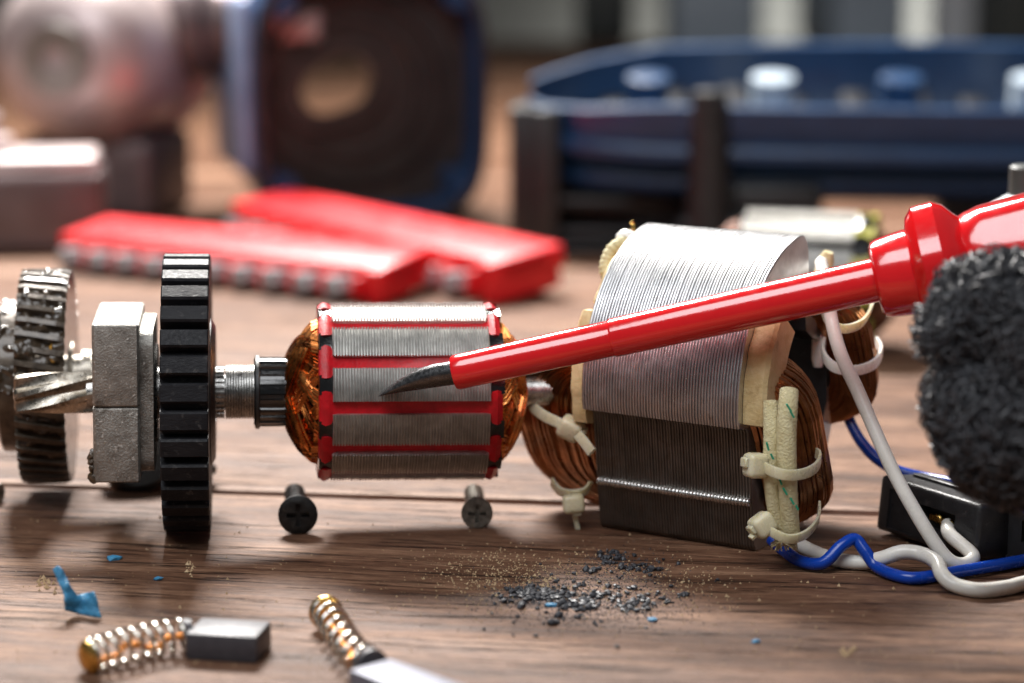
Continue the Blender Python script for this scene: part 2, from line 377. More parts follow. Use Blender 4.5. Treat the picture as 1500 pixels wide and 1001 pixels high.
def make_core(root, s0, s1, R, wedge_mat, nl, bulgeL, bulgeR, capL, capR, phase, lam, cop, tipmat='gloss_black'):
    L = s1 - s0; nseg = 12; half = radians(10.7)
    sm = seg_mesh(L, R, half, nl).mesh('core_tooth', lam, 30)
    MB().lathe([(s0 + .01, R - .30), (s1 - .01, R - .30)], 36).build('core_drum', M['gloss_black'], root)
    # slot wedge with puffed ends
    wm = MB(); rows = []
    for x, r, hw in ((s0 - capL, R - .22, .14), (s0 - capL + .015, R - .06, .15), (s0 - capL * .5, R + .01, .165), (s0 - .03, R - .02, .155), (s0 + .10, R - .12, .08), ((s0 + s1) / 2, R - .13, .075),
                     (s1 - .10, R - .12, .08), (s1 + .03, R - .02, .155), (s1 + capR * .5, R + .01, .165), (s1 + capR - .015, R - .06, .15), (s1 + capR, R - .22, .14)):
        hw = hw * 1.18
        rows.append([(x, (R - .35) * cos(-hw * .6), (R - .35) * sin(-hw * .6))] + [(x, r * cos(t * hw) - .018 * (1 - t * t), r * sin(t * hw)) for t in (-1, -.5, 0, .5, 1)] + [(x, (R - .35) * cos(hw * .6), (R - .35) * sin(hw * .6))])
    wm.loft(rows); wmesh = wm.mesh('slot_wedge', wedge_mat, 50)
    def tip(x0, x1):
        t = MB(); h = radians(6.2)
        rows = [[(x, (R - .40) * cos(-h * .8), (R - .40) * sin(-h * .8))] + [(x, y, z) for y, z in arc_pts(r, -h, h, 5)] + [(x, (R - .40) * cos(h * .8), (R - .40) * sin(h * .8))]
                for x, r in ((x0, R - .10), (x0 + .02, R - .03), ((x0 + x1) / 2, R - .05), (x1, R - .04))]
        return t.loft(rows)
    tL = tip(s0 - capL, s0).mesh('end_insulator', M['gloss_black'], 40); tR = tip(s1 + capR, s1).mesh('end_insulator', M[tipmat], 40)
    for i in range(nseg):
        a = phase + 2 * pi * i / nseg
        rm = Matrix.Rotation(a, 4, 'X')
        put('core_tooth', sm, root, 'stuff', rm @ Matrix.Translation((s0, 0, 0)))
        put('end_insulator', tL, root, None, rm); put('end_insulator', tR, root, None, rm)
        put('slot_wedge', wmesh, root, None, Matrix.Rotation(a + pi / nseg, 4, 'X'))
    for sgn, x0, bl in ((-1, s0 - capL * .4, bulgeL), (1, s1 + capR * .4, bulgeR)):
        for i in range(nseg):
            coil_mb(x0, sgn, bl, 2 * pi * i / nseg + phase + pi / 12, radians(150), R - .38, ((i * 5) % 12) / 11.0 * .8).build('coil', cop, root, None, 'stuff')
        for a0, wa, ns in ((101, .50, 75), (225, .34, 45), (-20, .30, 39)):
            coil_mb(x0, sgn, bl, radians(a0), radians(150), R - .32, 1.05, ns, .028, wa).build('coil', cop, root, None, 'stuff')
        MB().lathe([(x0, R - .45), (x0 + sgn * bl * .5, R - .7), (x0 + sgn * bl * .85, .6)], 24).build('coil_former', M['gloss_black'], root)

arm = thing('motor_armature', 'motor armature with red slot strips, copper windings, black gear and cast bearing block', 'armature', ARM)
sC0, sC1 = S(487, 1.72), S(720, 1.72)
make_core(arm, sC0, sC1, 1.76, M['red_wedge'], 54, S(475, .5) - S(417, .3), S(785, .5) - S(735, .5), S(487, 1.7) - S(467, 1.7), .24, radians(180 - 16), M['lam'], M['copper'])
# collar with ribs
def star(n, r0, r1, duty=.5, fl=.12):
    pts = []
    for i in range(n):
        a = 2 * pi * i / n; d = 2 * pi / n
        for t, r in ((0, r0), (fl, r1), (duty, r1), (duty + fl, r0)): pts.append((r * cos(a + t * d), r * sin(a + t * d)))
    return pts
def prism(poly, xs, tw=0.0):
    rows = []
    for x in xs:
        sc = 1.0
        if isinstance(x, tuple): x, sc = x
        a = tw * (x if not isinstance(x, tuple) else x[0]); c, s_ = cos(a), sin(a)
        rows.append([(x, sc * (y * c - z * s_), sc * (y * s_ + z * c)) for y, z in poly])
    return MB().loft(rows)
c0, c1 = S(372, .6), S(417, .6)
prism(star(22, .655, .69), [(c0, .94), (c0 + .03, 1), (c1 - .1, 1), (c1 + .12, .98)]).build('collar', M['gloss_black'], arm, 25)
MB().lathe([(c0 + .02, .71), (c0 + .04, .73), (c0 + .10, .73), (c0 + .12, .70)], 40).build('collar_flange', M['black'], arm)
k0, k1 = S(330, .5), S(373, .5)
prof = []; nthr = 11
for i in range(nthr):
    x = k0 + (k1 - k0) * i / nthr; p = (k1 - k0) / nthr; prof += [(x, .50), (x + .3 * p, .535), (x + .7 * p, .535)]
MB().lathe(prof + [(k1, .50)], 48).build('threaded_shaft', M['steel'], arm, 25)
g0, g1 = S(233.5, 2.7), S(305, 2.7)
prism(star(26, .455, .515, .45, .15), [g1 - .1, k0 - .02]).build('splined_shaft', M['steel'], arm, 25)
bl0, bl1, bl2 = S(135, 1.5), S(204, 1.5), S(226, .8)
MB().lathe([(S(128), .33), (bl0, .33), (bl1, .45), (bl1 + .05, .50), (g0 + .05, .50), (g0 + .1, .35), (sC0, .35)], 36).build('shaft', M['steel'], arm)
MB().lathe([(sC1, .30), (sC1 + 1.3, .30), (sC1 + 1.32, .24), (sC1 + 2.8, .24), (sC1 + 2.84, .2)], 28).build('shaft', M['steel'], arm)
# black toothed gear
def gear_poly(n, ro, rr, top=.40, root=.44):
    pts = []; d = 2 * pi / n
    for i in range(n):
        a = i * d
        for t, r in ((-.5 * (1 - root), rr), (-.5 * top - .07, ro - .045), (-.5 * top, ro), (.5 * top, ro), (.5 * top + .07, ro - .045), (.5 * (1 - root), rr)): pts.append((r * cos(a + t * d), r * sin(a + t * d)))
    return pts
RG = 2.73
prism(gear_poly(32, RG, RG - .27, .56, .20), [(g0, .992), (g0 + .025, 1), (g1 - .025, 1), (g1, .992)]).build('spur_gear', M['gear_black'], arm, 22)
_hub = MB().ring([(g1 - .05, .62), (g1 + .10, .62), (g1 + .10, 1.30), (g1 + .02, 1.45), (g1 - .05, 1.45)], 40).build('gear_hub', M['black'], bpy.data.objects['spur_gear'])
# bearing block: body, side flange, rear lug
def rr_poly(w0, w1, h0, h1, r, n=4):
    pts = []
    for cx, cy, a in ((w1 - r, h1 - r, 0), (w0 + r, h1 - r, pi / 2), (w0 + r, h0 + r, pi), (w1 - r, h0 + r, 3 * pi / 2)):
        for i in range(n + 1): pts.append((cx + r * cos(a + pi / 2 * i / n), cy + r * sin(a + pi / 2 * i / n)))
    return pts
body = MB()
for y0_, z0_, z1_ in ((-1.42, .012, 1.60), (-1.40, -1.48, -.012)):
    poly = rr_poly(y0_, 1.15, z0_, z1_, .045); zc_ = (z0_ + z1_) / 2
    body.loft([[(x, y * s_, zc_ + (z - zc_) * s_) for y, z in poly] for x, s_ in ((bl0, .965), (bl0 + .05, 1), (bl1 - .04, 1), (bl1, .97))])
body.box(((bl0 + bl1) / 2, -.13, .06), (bl1 - bl0 - .06, 2.4, 2.9), 0)
blk = body.build('bearing_block', M['cast'], arm, 35, None)
MB().loft([[(x, y, z) for y, z in rr_poly(-1.22, 1.1, -1.36, 1.44, .35, 6)] for x in (bl1 - .02, bl2 - .05, bl2)]).build('block_flange', M['cast'], blk, 35)
MB().box((bl0 + .45, 2.2, 0.2), (.8, 2.6, 1.7), .15).build('rear_lug', M['cast'], blk)
MB().ring([(bl2 - .02, .55), (bl2 + .05, .55), (bl2 + .05, .95), (bl2 - .02, 1.0)], 40).build('bearing_ring', M['steel'], blk)
m_ = MB()
for i in range(7): m_.blob((bl0 - .03 + random.uniform(-.03, .02), -1.25 + random.uniform(-.1, .05), -.7 - .75 * random.random()), random.uniform(.05, .11), 2, .15)
m_.build('grease', M['grease'], blk, None, 'stuff')
# helical pinion: six slanted teeth
p0, p1 = S(21, .4), S(137, .4)
pn = []
for i in range(6):
    for t, r in ((-.5, .255), (-.30, .285), (-.12, .405), (.12, .405), (.30, .285)): pn.append((r * cos(2 * pi * (i + t) / 6), r * sin(2 * pi * (i + t) / 6)))
xs = [p0 + (p1 - p0) * i / 24 for i in range(25)]
def twrow(x, sc=1.0, tw=-.72):
    a = tw * (x - p0); c, s_ = cos(a), sin(a); return [(x, sc * (y * c - z * s_), sc * (y * s_ + z * c)) for y, z in pn]
MB().loft([twrow(p0 - .03, .80)] + [twrow(x) for x in xs]).build('pinion', M['pinion'], arm, 40)

# helical gear on its own short shaft, behind the pinion
HY = 2.55
HG0 = Vector(PY(70, 551, HY + AX0.y - .35)); HGM = TR(HG0, YAW, ROLL)
hg = thing('helical_gear', 'greasy steel helical gear with slanted teeth and thinner flange disc beside bearing block', 'gear', HGM)
sc_ = FPX / (HG0 - Vector((0, CAM_Y, CAM_Z))).dot(_F)
hw = 35 / sc_; RH = 157 / sc_
gp = gear_poly(44, RH, RH - .17, .34, .40)
rows = []
for i in range(9):
    x = -hw + 2 * hw * i / 8; a = .075 * (x); c, s_ = cos(a), sin(a); k = .985 if i in (0, 8) else 1
    rows.append([(x, k * (y * c - z * s_), k * (y * s_ + z * c)) for y, z in gp])
MB().loft(rows).build('toothed_rim', M['greasy'], hg, 30)
MB().lathe([(-66 / sc_, 1.30), (-64 / sc_, 1.50), (-60 / sc_, 1.56), (-38 / sc_, 1.56), (-34 / sc_, 1.5)], 48).build('flange_disc', M['greasy'], hg)
MB().lathe([(hw - .05, .75), (hw + .05, .72), (hw + .06, .45), (hw + .22, .45), (hw + .23, .55), (hw + .42, .55), (hw + .43, .40), (hw + 1.2, .40)], 32).build('gear_shaft', M['pinion'], hg)
m_ = MB(); na_, nx_ = 90, 22
def grease_patch(x0, x1, a0, a1, rad, amp, thr, sd):
    keep = {}; fs = []
    for i in range(na_ + 1):
        for j in range(nx_ + 1):
            a = radians(a0 + (a1 - a0) * i / na_); x = x0 + (x1 - x0) * j / nx_
            e = min(i, na_ - i) / 12.0; n_ = noise.fractal(Vector((x * 2.6 + sd, a * 5.0, sd)), .8, 2.2, 3)
            r = rad + amp * (n_ - thr) * 1.6 - .12 * max(0, 1 - e) ; keep[(i, j)] = len(m_.v); m_.v.append((x, r * cos(a), r * sin(a)))
    for i in range(na_):
        for j in range(nx_): m_.f.append((keep[(i, j)], keep[(i + 1, j)], keep[(i + 1, j + 1)], keep[(i, j + 1)])); m_.m.append(0)
grease_patch(-hw * .98, hw * .98, 58, 178, RH - .10, .13, -.05, 3.0)
grease_patch(-hw * .9, hw * .98, 185, 240, RH - .13, .10, .15, 8.0)
grease_patch(-63 / sc_, -36 / sc_, 60, 200, 1.545, .08, .0, 5.0)
m_.build('grease', M['grease'], hg, 60, 'stuff')

# ------------------------------------------------------------------ stator
SYAW = radians(-32)
SM = TR((2.50, .78, 0), SYAW)
SI = SM.inverted()
st = thing('motor_stator', 'large laminated steel stator with brown copper coils, nylon ties and cream insulation', 'stator', SM)
SL = 3.4
def uz(u, z, a=0.0): return Vector((a, -u, z))
def LP(px, py, Y): return SI @ PY(px, py, Y)
BC = (-.10, 2.92); AC = (-.80, 2.92)                  # bore centre and centre of the front arc (u, z)
outer = []                                             # outline (u, z), from the bottom front round over the top to the back
outer += [(-.75, .03), (-.2, 0), (1.15, 0), (1.34, .03), (1.42, .12)]
outer += [(1.50, .6), (1.58, 1.2), (1.66, 1.8), (1.74, 2.40), (1.80, 2.50), (2.02, 2.53), (2.13, 2.56)]
for i in range(0, 27):
    a = radians(-4 + 86 * i / 26)
    rr = 2.98 + .05 * sin(a)
    outer.append((AC[0] + rr * cos(a), AC[1] + rr * sin(a)))
outer += [(-.55, 5.90), (-.68, 5.78), (-.76, 5.6), (-.80, 5.2), (-.84, 4.7), (-.9, 4.3), (-1.3, 4.05), (-2.0, 3.9), (-2.28, 3.6), (-2.36, 3.1), (-2.25, 2.3), (-1.9, 1.5), (-1.3, .75), (-.9, .2)]
inner = []
NI = len(outer)
for (u, z) in outer:
    a = atan2(z - BC[1], u - BC[0]); ad = abs(math.degrees(atan2(sin(a + radians(20)), cos(a + radians(20)))))
    ad = min(ad, 180 - ad)
    rb = 1.62 if (ad < 34 or ad > 74) else 1.95
    dmax = .78 * math.hypot(u - BC[0], z - BC[1]); rb = min(rb, dmax)
    inner.append((BC[0] + rb * cos(a), BC[1] + rb * sin(a)))
NLS = 55; m_ = MB(); p = SL / NLS; rows = []; rnd = random.Random(5)
for i in range(NLS):
    d = rnd.uniform(-.006, .004); x = i * p
    for xx, off in ((.07, -.040), (.14, d - .005), (.5, d + .004), (.82, d - .005), (.89, -.040)):
        ring = []
        for (u, z) in outer:
            dx, dz = u - BC[0], z - BC[1]; L = math.hypot(dx, dz); k = (L + off) / L
            ring.append(uz(BC[0] + dx * k, max(.004, BC[1] + dz * k) if z < .05 else BC[1] + dz * k, x + xx * p))
        rows.append(ring)
m_.loft(rows, cap=False)
n = NI
fr = [uz(u, z, p * .08) for u, z in inner]; bk = [uz(u, z, SL - p * .08) for u, z in inner]
m_.loft([rows[-1], bk], cap=False); m_.loft([fr, rows[0]], cap=False)
for i, f in enumerate(m_.f):                            # shade on the lower flat is painted with a darker steel
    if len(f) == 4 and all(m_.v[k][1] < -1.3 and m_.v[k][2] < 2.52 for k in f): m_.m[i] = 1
m_.build('lamination_stack', [M['stat_lam'], M['shaded_lam']], st, 30, 'stuff')
MB().loft([fr, bk], cap=False).build('bore_lining', M['black'], st, 30)
# weld bead along the front flat
m_ = MB(); wp = []; wr = []; nb = 44
for i in range(nb * 4 + 1):
    t = i / (nb * 4); wp.append(uz(1.545 + .02, 1.02, .04 + (SL - .06) * t)); wr.append(.085 + .030 * abs(sin(pi * t * nb)) ** .6 * (.8 + .2 * sin(t * 57)))
m_.tube(wp, wr, 10, flat=.9).build('weld_bead', M['weld'], st, 60)
# faint welded seam on the upper curve, brown burnt spots
# insulation flanges at both ends
def flange(a_in, a_out, ang0, ang1, r0, r1):
    m = MB(); N = 22; rows = []
    for i in range(N + 1):
        a = radians(ang0 + (ang1 - ang0) * i / N); k = r1 + .06 * noise.noise(Vector((i * .35, a_out * 3, .3)))
        if i in (0, N): k -= .2
        rows.append([uz(AC[0] + r * cos(a), AC[1] + r * sin(a), x) for x, r in ((a_in, r0), (a_out, r0), (a_out + .0, k - .06), (a_out * .85 + a_in * .15, k), (a_in, k))])
    return m.loft(rows)
flange(0, -.34, -16, 34, 1.9, 2.86).build('insulation_board', M['cream'], st, 40)
flange(0, -.16, 34, 80, 2.0, 2.86).build('insulation_board', M['cream'], st, 40)
flange(SL, SL + .46, -8, 40, 2.05, 2.80).build('insulation_board', M['cream'], st, 40)
# field coils
TAU = radians(22)
def coil_pt(side, ax, wv, d):
    """side +1 front pole, -1 rear pole; ax along the bore, wv across the pole, d outwards along the pole"""
    pu, pz = cos(TAU) * side, -sin(TAU) * side; wu, wz = sin(TAU), cos(TAU)
    return uz(AC[0] + pu * d + wu * wv, AC[1] + pz * d + wz * wv, ax)
def field_coil(side, extL, extR, half, wc, d0, d1, seed):
    m = MB(); rnd = random.Random(seed); strands = []
    na, nd = 26, 10
    for i in range(na):
        for j in range(nd):
            if 0 < i < na - 1 and 0 < j < nd - 2: continue
            strands.append(((i + rnd.uniform(-.3, .3)) / (na - 1), (j + rnd.uniform(-.3, .3)) / (nd - 1)))
    for q in range(26): strands.append((.93 + rnd.uniform(-.05, .07), rnd.random()))
    for (fa, fd) in strands:
        h = half - .42 + .42 * fa
        d = d0 + (d1 - d0) * fd; pts = []; N = 44; ph = rnd.uniform(0, 6)
        for k in range(N):
            t = 2 * pi * k / N; ct, s_ = cos(t), sin(t); pw = .48
            aa = (abs(ct) ** .66) * (1 if ct > 0 else -1); ww = (abs(s_) ** pw) * (1 if s_ > 0 else -1)
            bow = .20 * (1 - ww * ww)
            pts.append(coil_pt(side, SL / 2 + aa * (SL / 2 + .10 + ((extR if aa > 0 else extL) - .10 - .25 * (2 * fd - 1) ** 2) * fa) + .012 * sin(ph + 5 * t), wc + ww * h + .012 * sin(ph * 2 + 4 * t), d - .22 * ww * ww + (.10 - .38 * fa) * aa * aa * fd))
        m.tube(pts, .040, 5, closed=True)
    return m
field_coil(1, 2.30, 1.08, 1.90, -.30, 1.30, 2.40, 21).build('field_coil', M['stat_copper'], st, None, 'stuff')
field_coil(-1, .80, .92, 1.62, .05, .95, 1.75, 22).build('field_coil', M['stat_copper'], st, None, 'stuff')

# nylon ties: a band on a path of places, a head, a tail
def strap(parent, pts, wdt, thk, name='cable_tie', m='nylon', up=None, closed=False):
    P = smooth(pts, 8, closed); mb = MB(); k = len(P); rings = []
    for i in range(k):
        a = P[max(0, i - 1)] if not closed else P[i - 1]; b = P[min(k - 1, i + 1)] if not closed else P[(i + 1) % k]
        t = (b - a).normalized(); u = Vector(up); u = (u - t * u.dot(t)).normalized(); n_ = t.cross(u)
        rib = thk * (1.0 + (.16 if i % 2 else 0))
        rings.append([P[i] + u * (wdt * x) + n_ * (rib * y) for x, y in ((-.5, -.5), (.5, -.5), (.5, .35), (.38, .5), (-.38, .5), (-.5, .35))])
    return mb.loft(rings, True, closed).build(name, M[m], parent, 35)
def tie_head(parent, c, size, d, up, name='tie_head', m='nylon'):
    fm = frame_x(c, d, up); mb = MB(); mb.box((0, 0, 0), size, min(size) * .26, 3, fm); mb.box((size[0] * .5, 0, size[2] * .12), (size[0] * .3, size[1] * .55, size[2] * .4), .02, 1, fm)
    return mb.build(name, M[m], parent, 40)
R3 = SM.to_3x3(); RI = R3.inverted()
upv = RI @ Vector((0, 0, 1))
def lv(x, y, z): return RI @ Vector((x, y, z))
# front left, upper tie
b = [LP(815, 556, 1.0), LP(788, 566, .6), LP(776, 588, .25), LP(792, 606, -.05), LP(815, 618, -.25), LP(836, 628, -.4)]
_t = strap(st, b, .21, .05, up=lv(.25, 0, 1))
tie_head(_t, LP(836, 628, -.5), (.48, .42, .42), lv(.9, -.2, -.45), lv(.3, -.3, 1))
strap(_t, [LP(846, 636, -.7), LP(856, 648, -.95), LP(867, 663, -1.2)], .20, .06, 'tie_tail', up=lv(.6, 0, .8))
# front left, lower tie
_t = strap(st, [LP(808, 706, .2), LP(820, 720, -.1), LP(838, 724, -.3), LP(856, 720, -.4), LP(866, 706, -.4)], .2, .05, up=lv(.2, -.6, 1))
tie_head(_t, LP(840, 738, -.5), (.38, .46, .44), lv(.1, -.2, -1), lv(1, 0, 0))
strap(_t, [LP(841, 750, -.5), LP(844, 764, -.5), LP(847, 778, -.48)], .10, .05, 'tie_tail', up=lv(1, 0, 0))
# woven sleeves on the front right coil
def sleeve(pts, r, fl, xdir):
    P = smooth(pts, 8); mb = MB(); n = len(P)
    mb.tube(P, [r * (.86 + .14 * sin(pi * min(1, .25 + .75 * i / n))) * (1 + .012 * ((i % 2) * 2 - 1)) for i in range(n)], 18, flat=fl, cap=False, up=xdir)
    mb.tube(list(reversed(P[1:])), [r * .80] * (n - 1), 18, flat=fl, cap=False, up=xdir)
    return mb.build('woven_sleeve', M['sleeve'], st, 60)
YS = -3.55
sleeve([LP(1129, 588, YS + .25), LP(1130, 640, YS), LP(1130, 700, YS - .05), LP(1136, 750, YS), LP(1149, 786, YS + .1)], .15, .95, lv(0, -1, 0))
sleeve([LP(1156, 572, YS + .1), LP(1154, 600, YS - .1), LP(1152, 640, YS - .2), LP(1153, 690, YS - .25), LP(1156, 745, YS - .15), LP(1160, 790, YS)], .185, .95, lv(0, -1, 0))
m_ = MB()
for q in ((1152, 592, 1159, 603), (1158, 603, 1163, 612), (1141, 700, 1145, 710), (1147, 715, 1153, 725), (1158, 730, 1163, 739), (1166, 741, 1169, 747), (1123, 648, 1126, 660), (1129, 665, 1133, 673)):
    a, b2 = LP(q[0], q[1], YS - .42), LP(q[2], q[3], YS - .42); m_.tube([a, (a + b2) / 2, b2], .022, 6)
m_.build('green_tracer', M['green'], st, None, 'stuff')
m_ = MB(); rnd = random.Random(4)
for i in range(40):
    a = LP(1150 + rnd.uniform(-18, 14), 786, YS + rnd.uniform(-.15, .2)); b2 = LP(1152 + rnd.uniform(-24, 20), 800 + rnd.uniform(-4, 8), YS + rnd.uniform(-.2, .3)); m_.tube([a, (a + b2) / 2 + Vector((rnd.uniform(-.03, .03), 0, 0)), b2], .014, 4)
m_.build('frayed_thread', M['sleeve'], st, None, 'stuff')
# ties round sleeves and coil
_t = strap(st, [LP(1112, 680, YS - .05), LP(1130, 690, YS - .40), LP(1152, 696, YS - .52), LP(1178, 694, YS - .3), LP(1196, 684, YS + .2), LP(1201, 668, YS + .9), LP(1188, 660, YS + 1.5)], .20, .05, up=upv)
tie_head(_t, LP(1107, 682, YS - .1), (.42, .40, .46), lv(-1, -.4, .1), lv(0, .1, 1))
_t = strap(st, [LP(1120, 772, YS + .0), LP(1136, 783, YS - .30), LP(1158, 790, YS - .35), LP(1182, 782, YS - .1), LP(1198, 762, YS + .4), LP(1200, 740, YS + 1.1)], .18, .05, up=lv(.1, -.2, 1))
tie_head(_t, LP(1117, 769, YS - .05), (.44, .40, .42), lv(-.8, -.4, -.5), lv(-.3, .1, 1))
strap(_t, [LP(1106, 782, YS - .15), LP(1099, 789, YS - .2)], .12, .07, 'tie_tail', up=lv(.6, -.6, 0))
# ties on the rear coil
_t = strap(st, [LP(1208, 498, .2), LP(1206, 520, -.6), LP(1222, 538, -1.1), LP(1252, 543, -1.0), LP(1280, 534, -.4), LP(1291, 515, .3), LP(1284, 500, .9)], .20, .06, m='nylon_white', up=upv)
_t = strap(st, [LP(1204, 440, .0), LP(1212, 468, -.6), LP(1234, 482, -.9), LP(1262, 474, -.6), LP(1276, 452, 0), LP(1278, 436, .5)], .18, .05, up=lv(.3, 0, 1))
# pole strip and lead ends inside the right end
MB().box((SL + .12, 0, 0), (.3, .30, 1.3), .04, 2, Matrix.Translation(uz(-2.1, 3.6))).build('pole_strip', M['steel'], st)
MB().lathe([(-.45, .09), (-.3, .13), (.3, .13), (.45, .08)], 18, axis='z').build('sleeve_end', M['nylon_white'], st).matrix_basis = Matrix.Translation(LP(1199, 505, .3))
MB().lathe([(-.28, .16), (.1, .17), (.28, .10)], 14, axis='z').build('sleeve_end', M['sleeve'], st).matrix_basis = Matrix.Translation(LP(1208, 388, 1.2)) @ Matrix.Rotation(.3, 4, 'Y')
# lacing cord and pale lead ends at the upper left
cp = smooth([LP(918, 352, .9), LP(898, 364, .8), LP(888, 384, .7), LP(888, 402, .6), LP(897, 414, .7)], 12)
MB().tube(cp, [.125 + .012 * sin(i * 1.55) for i in range(len(cp))], 12).build('lacing_cord', M['sleeve'], st, 60)
m_ = MB(); m_.blob(LP(918, 350, 1.0), .24, 3, .05, (1, .8, .8)); m_.build('varnish_lump', M['nylon_white'], st, 80)
MB().tube(smooth([LP(926, 338, 1.1), LP(928, 330, 1.2), LP(925, 325, 1.2)], 5), .05, 8).build('lead_end', M['brass'], st, 60)

# ------------------------------------------------------------------ black connectors
def connector(mtx, label, L=2.5, H=1.12, D=1.0):
    c = thing('wire_connector', label, 'connector', mtx, 'black connectors on the right')
    o = MB(); o.box((0, 0, H / 2), (L, D, H), .10, 3); ob = o.build('housing', M['black'], c, 40)
    k = MB(); k.box((.30, -D / 2, H * .50), (.95, .5, .42), 0); k.box((-.72, -D / 2 - .02, H * .45), (.75, .12, H * .7), 0); 
    ob.matrix_basis = Matrix(); ob.parent = None; cut(ob, k); ob.parent = c
    t = MB(); t.box((.10, -D / 2 + .16, H * .50), (.34, .10, .16), .03, 1); t.box((.48, -D / 2 + .13, H * .47), (.34, .16, .20), .05, 2); t.build('brass_terminal', M['brass'], c)
    MB().box((0, D / 2 - .3, H + .03), (L * .8, .25, .08), .02, 1).build('top_rib', M['black'], c)
    return c
ca, cb = PZ(1279, 782, 0), PZ(1428, 832, 0)
dd = (cb - ca); ang = atan2(dd.y, dd.x)
cmid = (ca + cb) / 2 + Vector((-sin(ang), cos(ang), 0)) * .5
CM = TR(cmid, ang, 0, radians(-6)) @ Matrix.Translation((0, 0, .05))
TERM = CM @ Vector((.46, -.36, .50)); TERM2 = CM @ Vector((.84, -.64, .40))
connector(CM, 'black plastic connector with the white wire crimped into its brass terminal', (cb - ca).length * .98, 1.1, 1.0)
ca, cb = PZ(1450, 818, 0), PZ(1565, 840, 0); dd = cb - ca; ang = atan2(dd.y, dd.x); cmid = (ca + cb) / 2 + Vector((-sin(ang), cos(ang), 0)) * .55
connector(TR(cmid, ang), 'black plastic connector cut off by the edge behind the blue wire', (cb - ca).length, 1.28, 1.1)

# lead wires
def wire(name, pts, r, m, label=None):
    P = smooth([SI @ q for q in pts], 9); o = MB().tube(P, [r * (1 + .05 * noise.noise(p_ * 1.7)) for p_ in P], 14).build(name, M[m], st, 80)
    if label: o['label'] = label
    return o
wire('lead_wire', [PY(1203, 385, .2), PY(1212, 430, -1.2), PY(1218, 470, -1.5), PY(1232, 520, -1.8), PY(1256, 572, -2.1), PY(1282, 632, -2.5), PY(1310, 694, -2.9), PY(1342, 752, -3.25), PY(1372, 800, -3.5), PY(1392, 822, -3.6), PY(1412, 827, -3.55), PY(1425, 814, -3.3), TERM2, TERM], .135, 'white_wire', 'thick white wire arching down to the black connector')
wire('lead_wire', [PY(1238, 600, .9), PY(1248, 624, .7), PY(1262, 648, .5), PY(1284, 672, .3), PY(1315, 690, .1), PY(1355, 700, -.2), PY(1400, 708, -.8), PY(1440, 717, -1.8), PY(1475, 730, -3.2), PY(1505, 745, -4.2)], .115, 'blue_wire', 'blue wire running behind the black connector')
def TZ(px, py, z): return PZ(px, py, z)
wire('lead_wire', [TZ(1130, 790, .35), TZ(1148, 806, .22), TZ(1172, 822, .15), TZ(1205, 825, .2), TZ(1232, 800, .5), TZ(1252, 790, .6), TZ(1266, 806, .42), TZ(1284, 830, .16), TZ(1312, 843, .125), TZ(1345, 847, .125), TZ(1400, 838, .14), TZ(1455, 829, .16), TZ(1520, 818, .13), TZ(1640, 800, .13)], .118, 'blue_wire', 'blue wire looping along the table in front')
wire('lead_wire', [TZ(1158, 788, .3), TZ(1180, 803, .2), TZ(1220, 819, .15), TZ(1262, 824, .16), TZ(1292, 818, .3), TZ(1322, 809, .45), TZ(1350, 812, .45), TZ(1372, 824, .42), TZ(1380, 842, .3), TZ(1398, 857, .17), TZ(1435, 865, .14), TZ(1475, 861, .14), TZ(1520, 852, .14), TZ(1660, 842, .14)], .138, 'white_wire', 'grey white wire crossing over the blue wire in front')

# ------------------------------------------------------------------ screwdriver
A_, B_ = PY(667, 546, -2.55), PY(1280, 411, -3.55)
dS = (B_ - A_).normalized()
SDM = frame_x(A_, dS)
sd = thing('screwdriver', 'red insulated flat screwdriver leaning across the armature and the stator', 'screwdriver', SDM)
def sx(px):                                            # distance along the shank seen at column px
    k = (px - 750) / FPX; Q = A_ - Vector((0, CAM_Y, CAM_Z)); return (k * Q.dot(_F) - Q.x) / (dS.x - k * dS.dot(_F))
x1, x2, x3, x4, x5 = sx(897), sx(1282), sx(1338), sx(1405), sx(1425)
tipw = SDM.inverted() @ PY(558, 577, -1.95)
rows = []
for t, hz, hy in ((0, .225, .225), (.25, .222, .225), (.40, .205, .23), (.55, .175, .24), (.70, .135, .25), (.84, .085, .26), (.95, .040, .265), (1.0, .020, .26)):
    cx = t * tipw.x; zc = -.225 + t * (tipw.z + .205) + hz          # the underside runs straight to the tip
    rows.append([(cx, tipw.y * t + hy * cos(a), zc + hz * sin(a)) for a in [2 * pi * j / 24 for j in range(24)]])
MB().loft(rows).build('blade', M['blade'], sd, 50)
rs = random.Random(2)
def redlathe(name, prof, n=40): return MB().lathe(prof, n).build(name, M['red'], sd, 35)
redlathe('thin_sleeve', [(-.02, .24), (-.02, .315), (.03, .335), (.2, .333), (x1 - .02, .338), (x1 - .005, .33)])
redlathe('shank_sleeve', [(x1 - .01, .33), (x1 - .008, .355), (x1 + .03, .365), (x2 + .02, .405)])
redlathe('collar', [(x2 - .01, .40), (x2, .60), (x2 + .05, .69), (x2 + .16, .735), (x3 - .04, .79), (x3 + .02, .79)])
hexp = []
for i in range(6):
    a = pi / 6 + i * pi / 3 + radians(12)
    for da in (-.16, 0, .16): hexp.append((cos(a + da) * (1.0 if da == 0 else .985), sin(a + da) * (1.0 if da == 0 else .985)))
MB().loft([[(x, r * y, r * z) for y, z in hexp] for x, r in ((x3 - .02, .79), (x3 + .05, 1.02), (x3 + .20, 1.20), (x3 + .56, 1.22), (x3 + .74, 1.12), (x3 + .90, .92), (x3 + 1.02, .80))]).build('bolster', M['red'], sd, 28)
hp = []
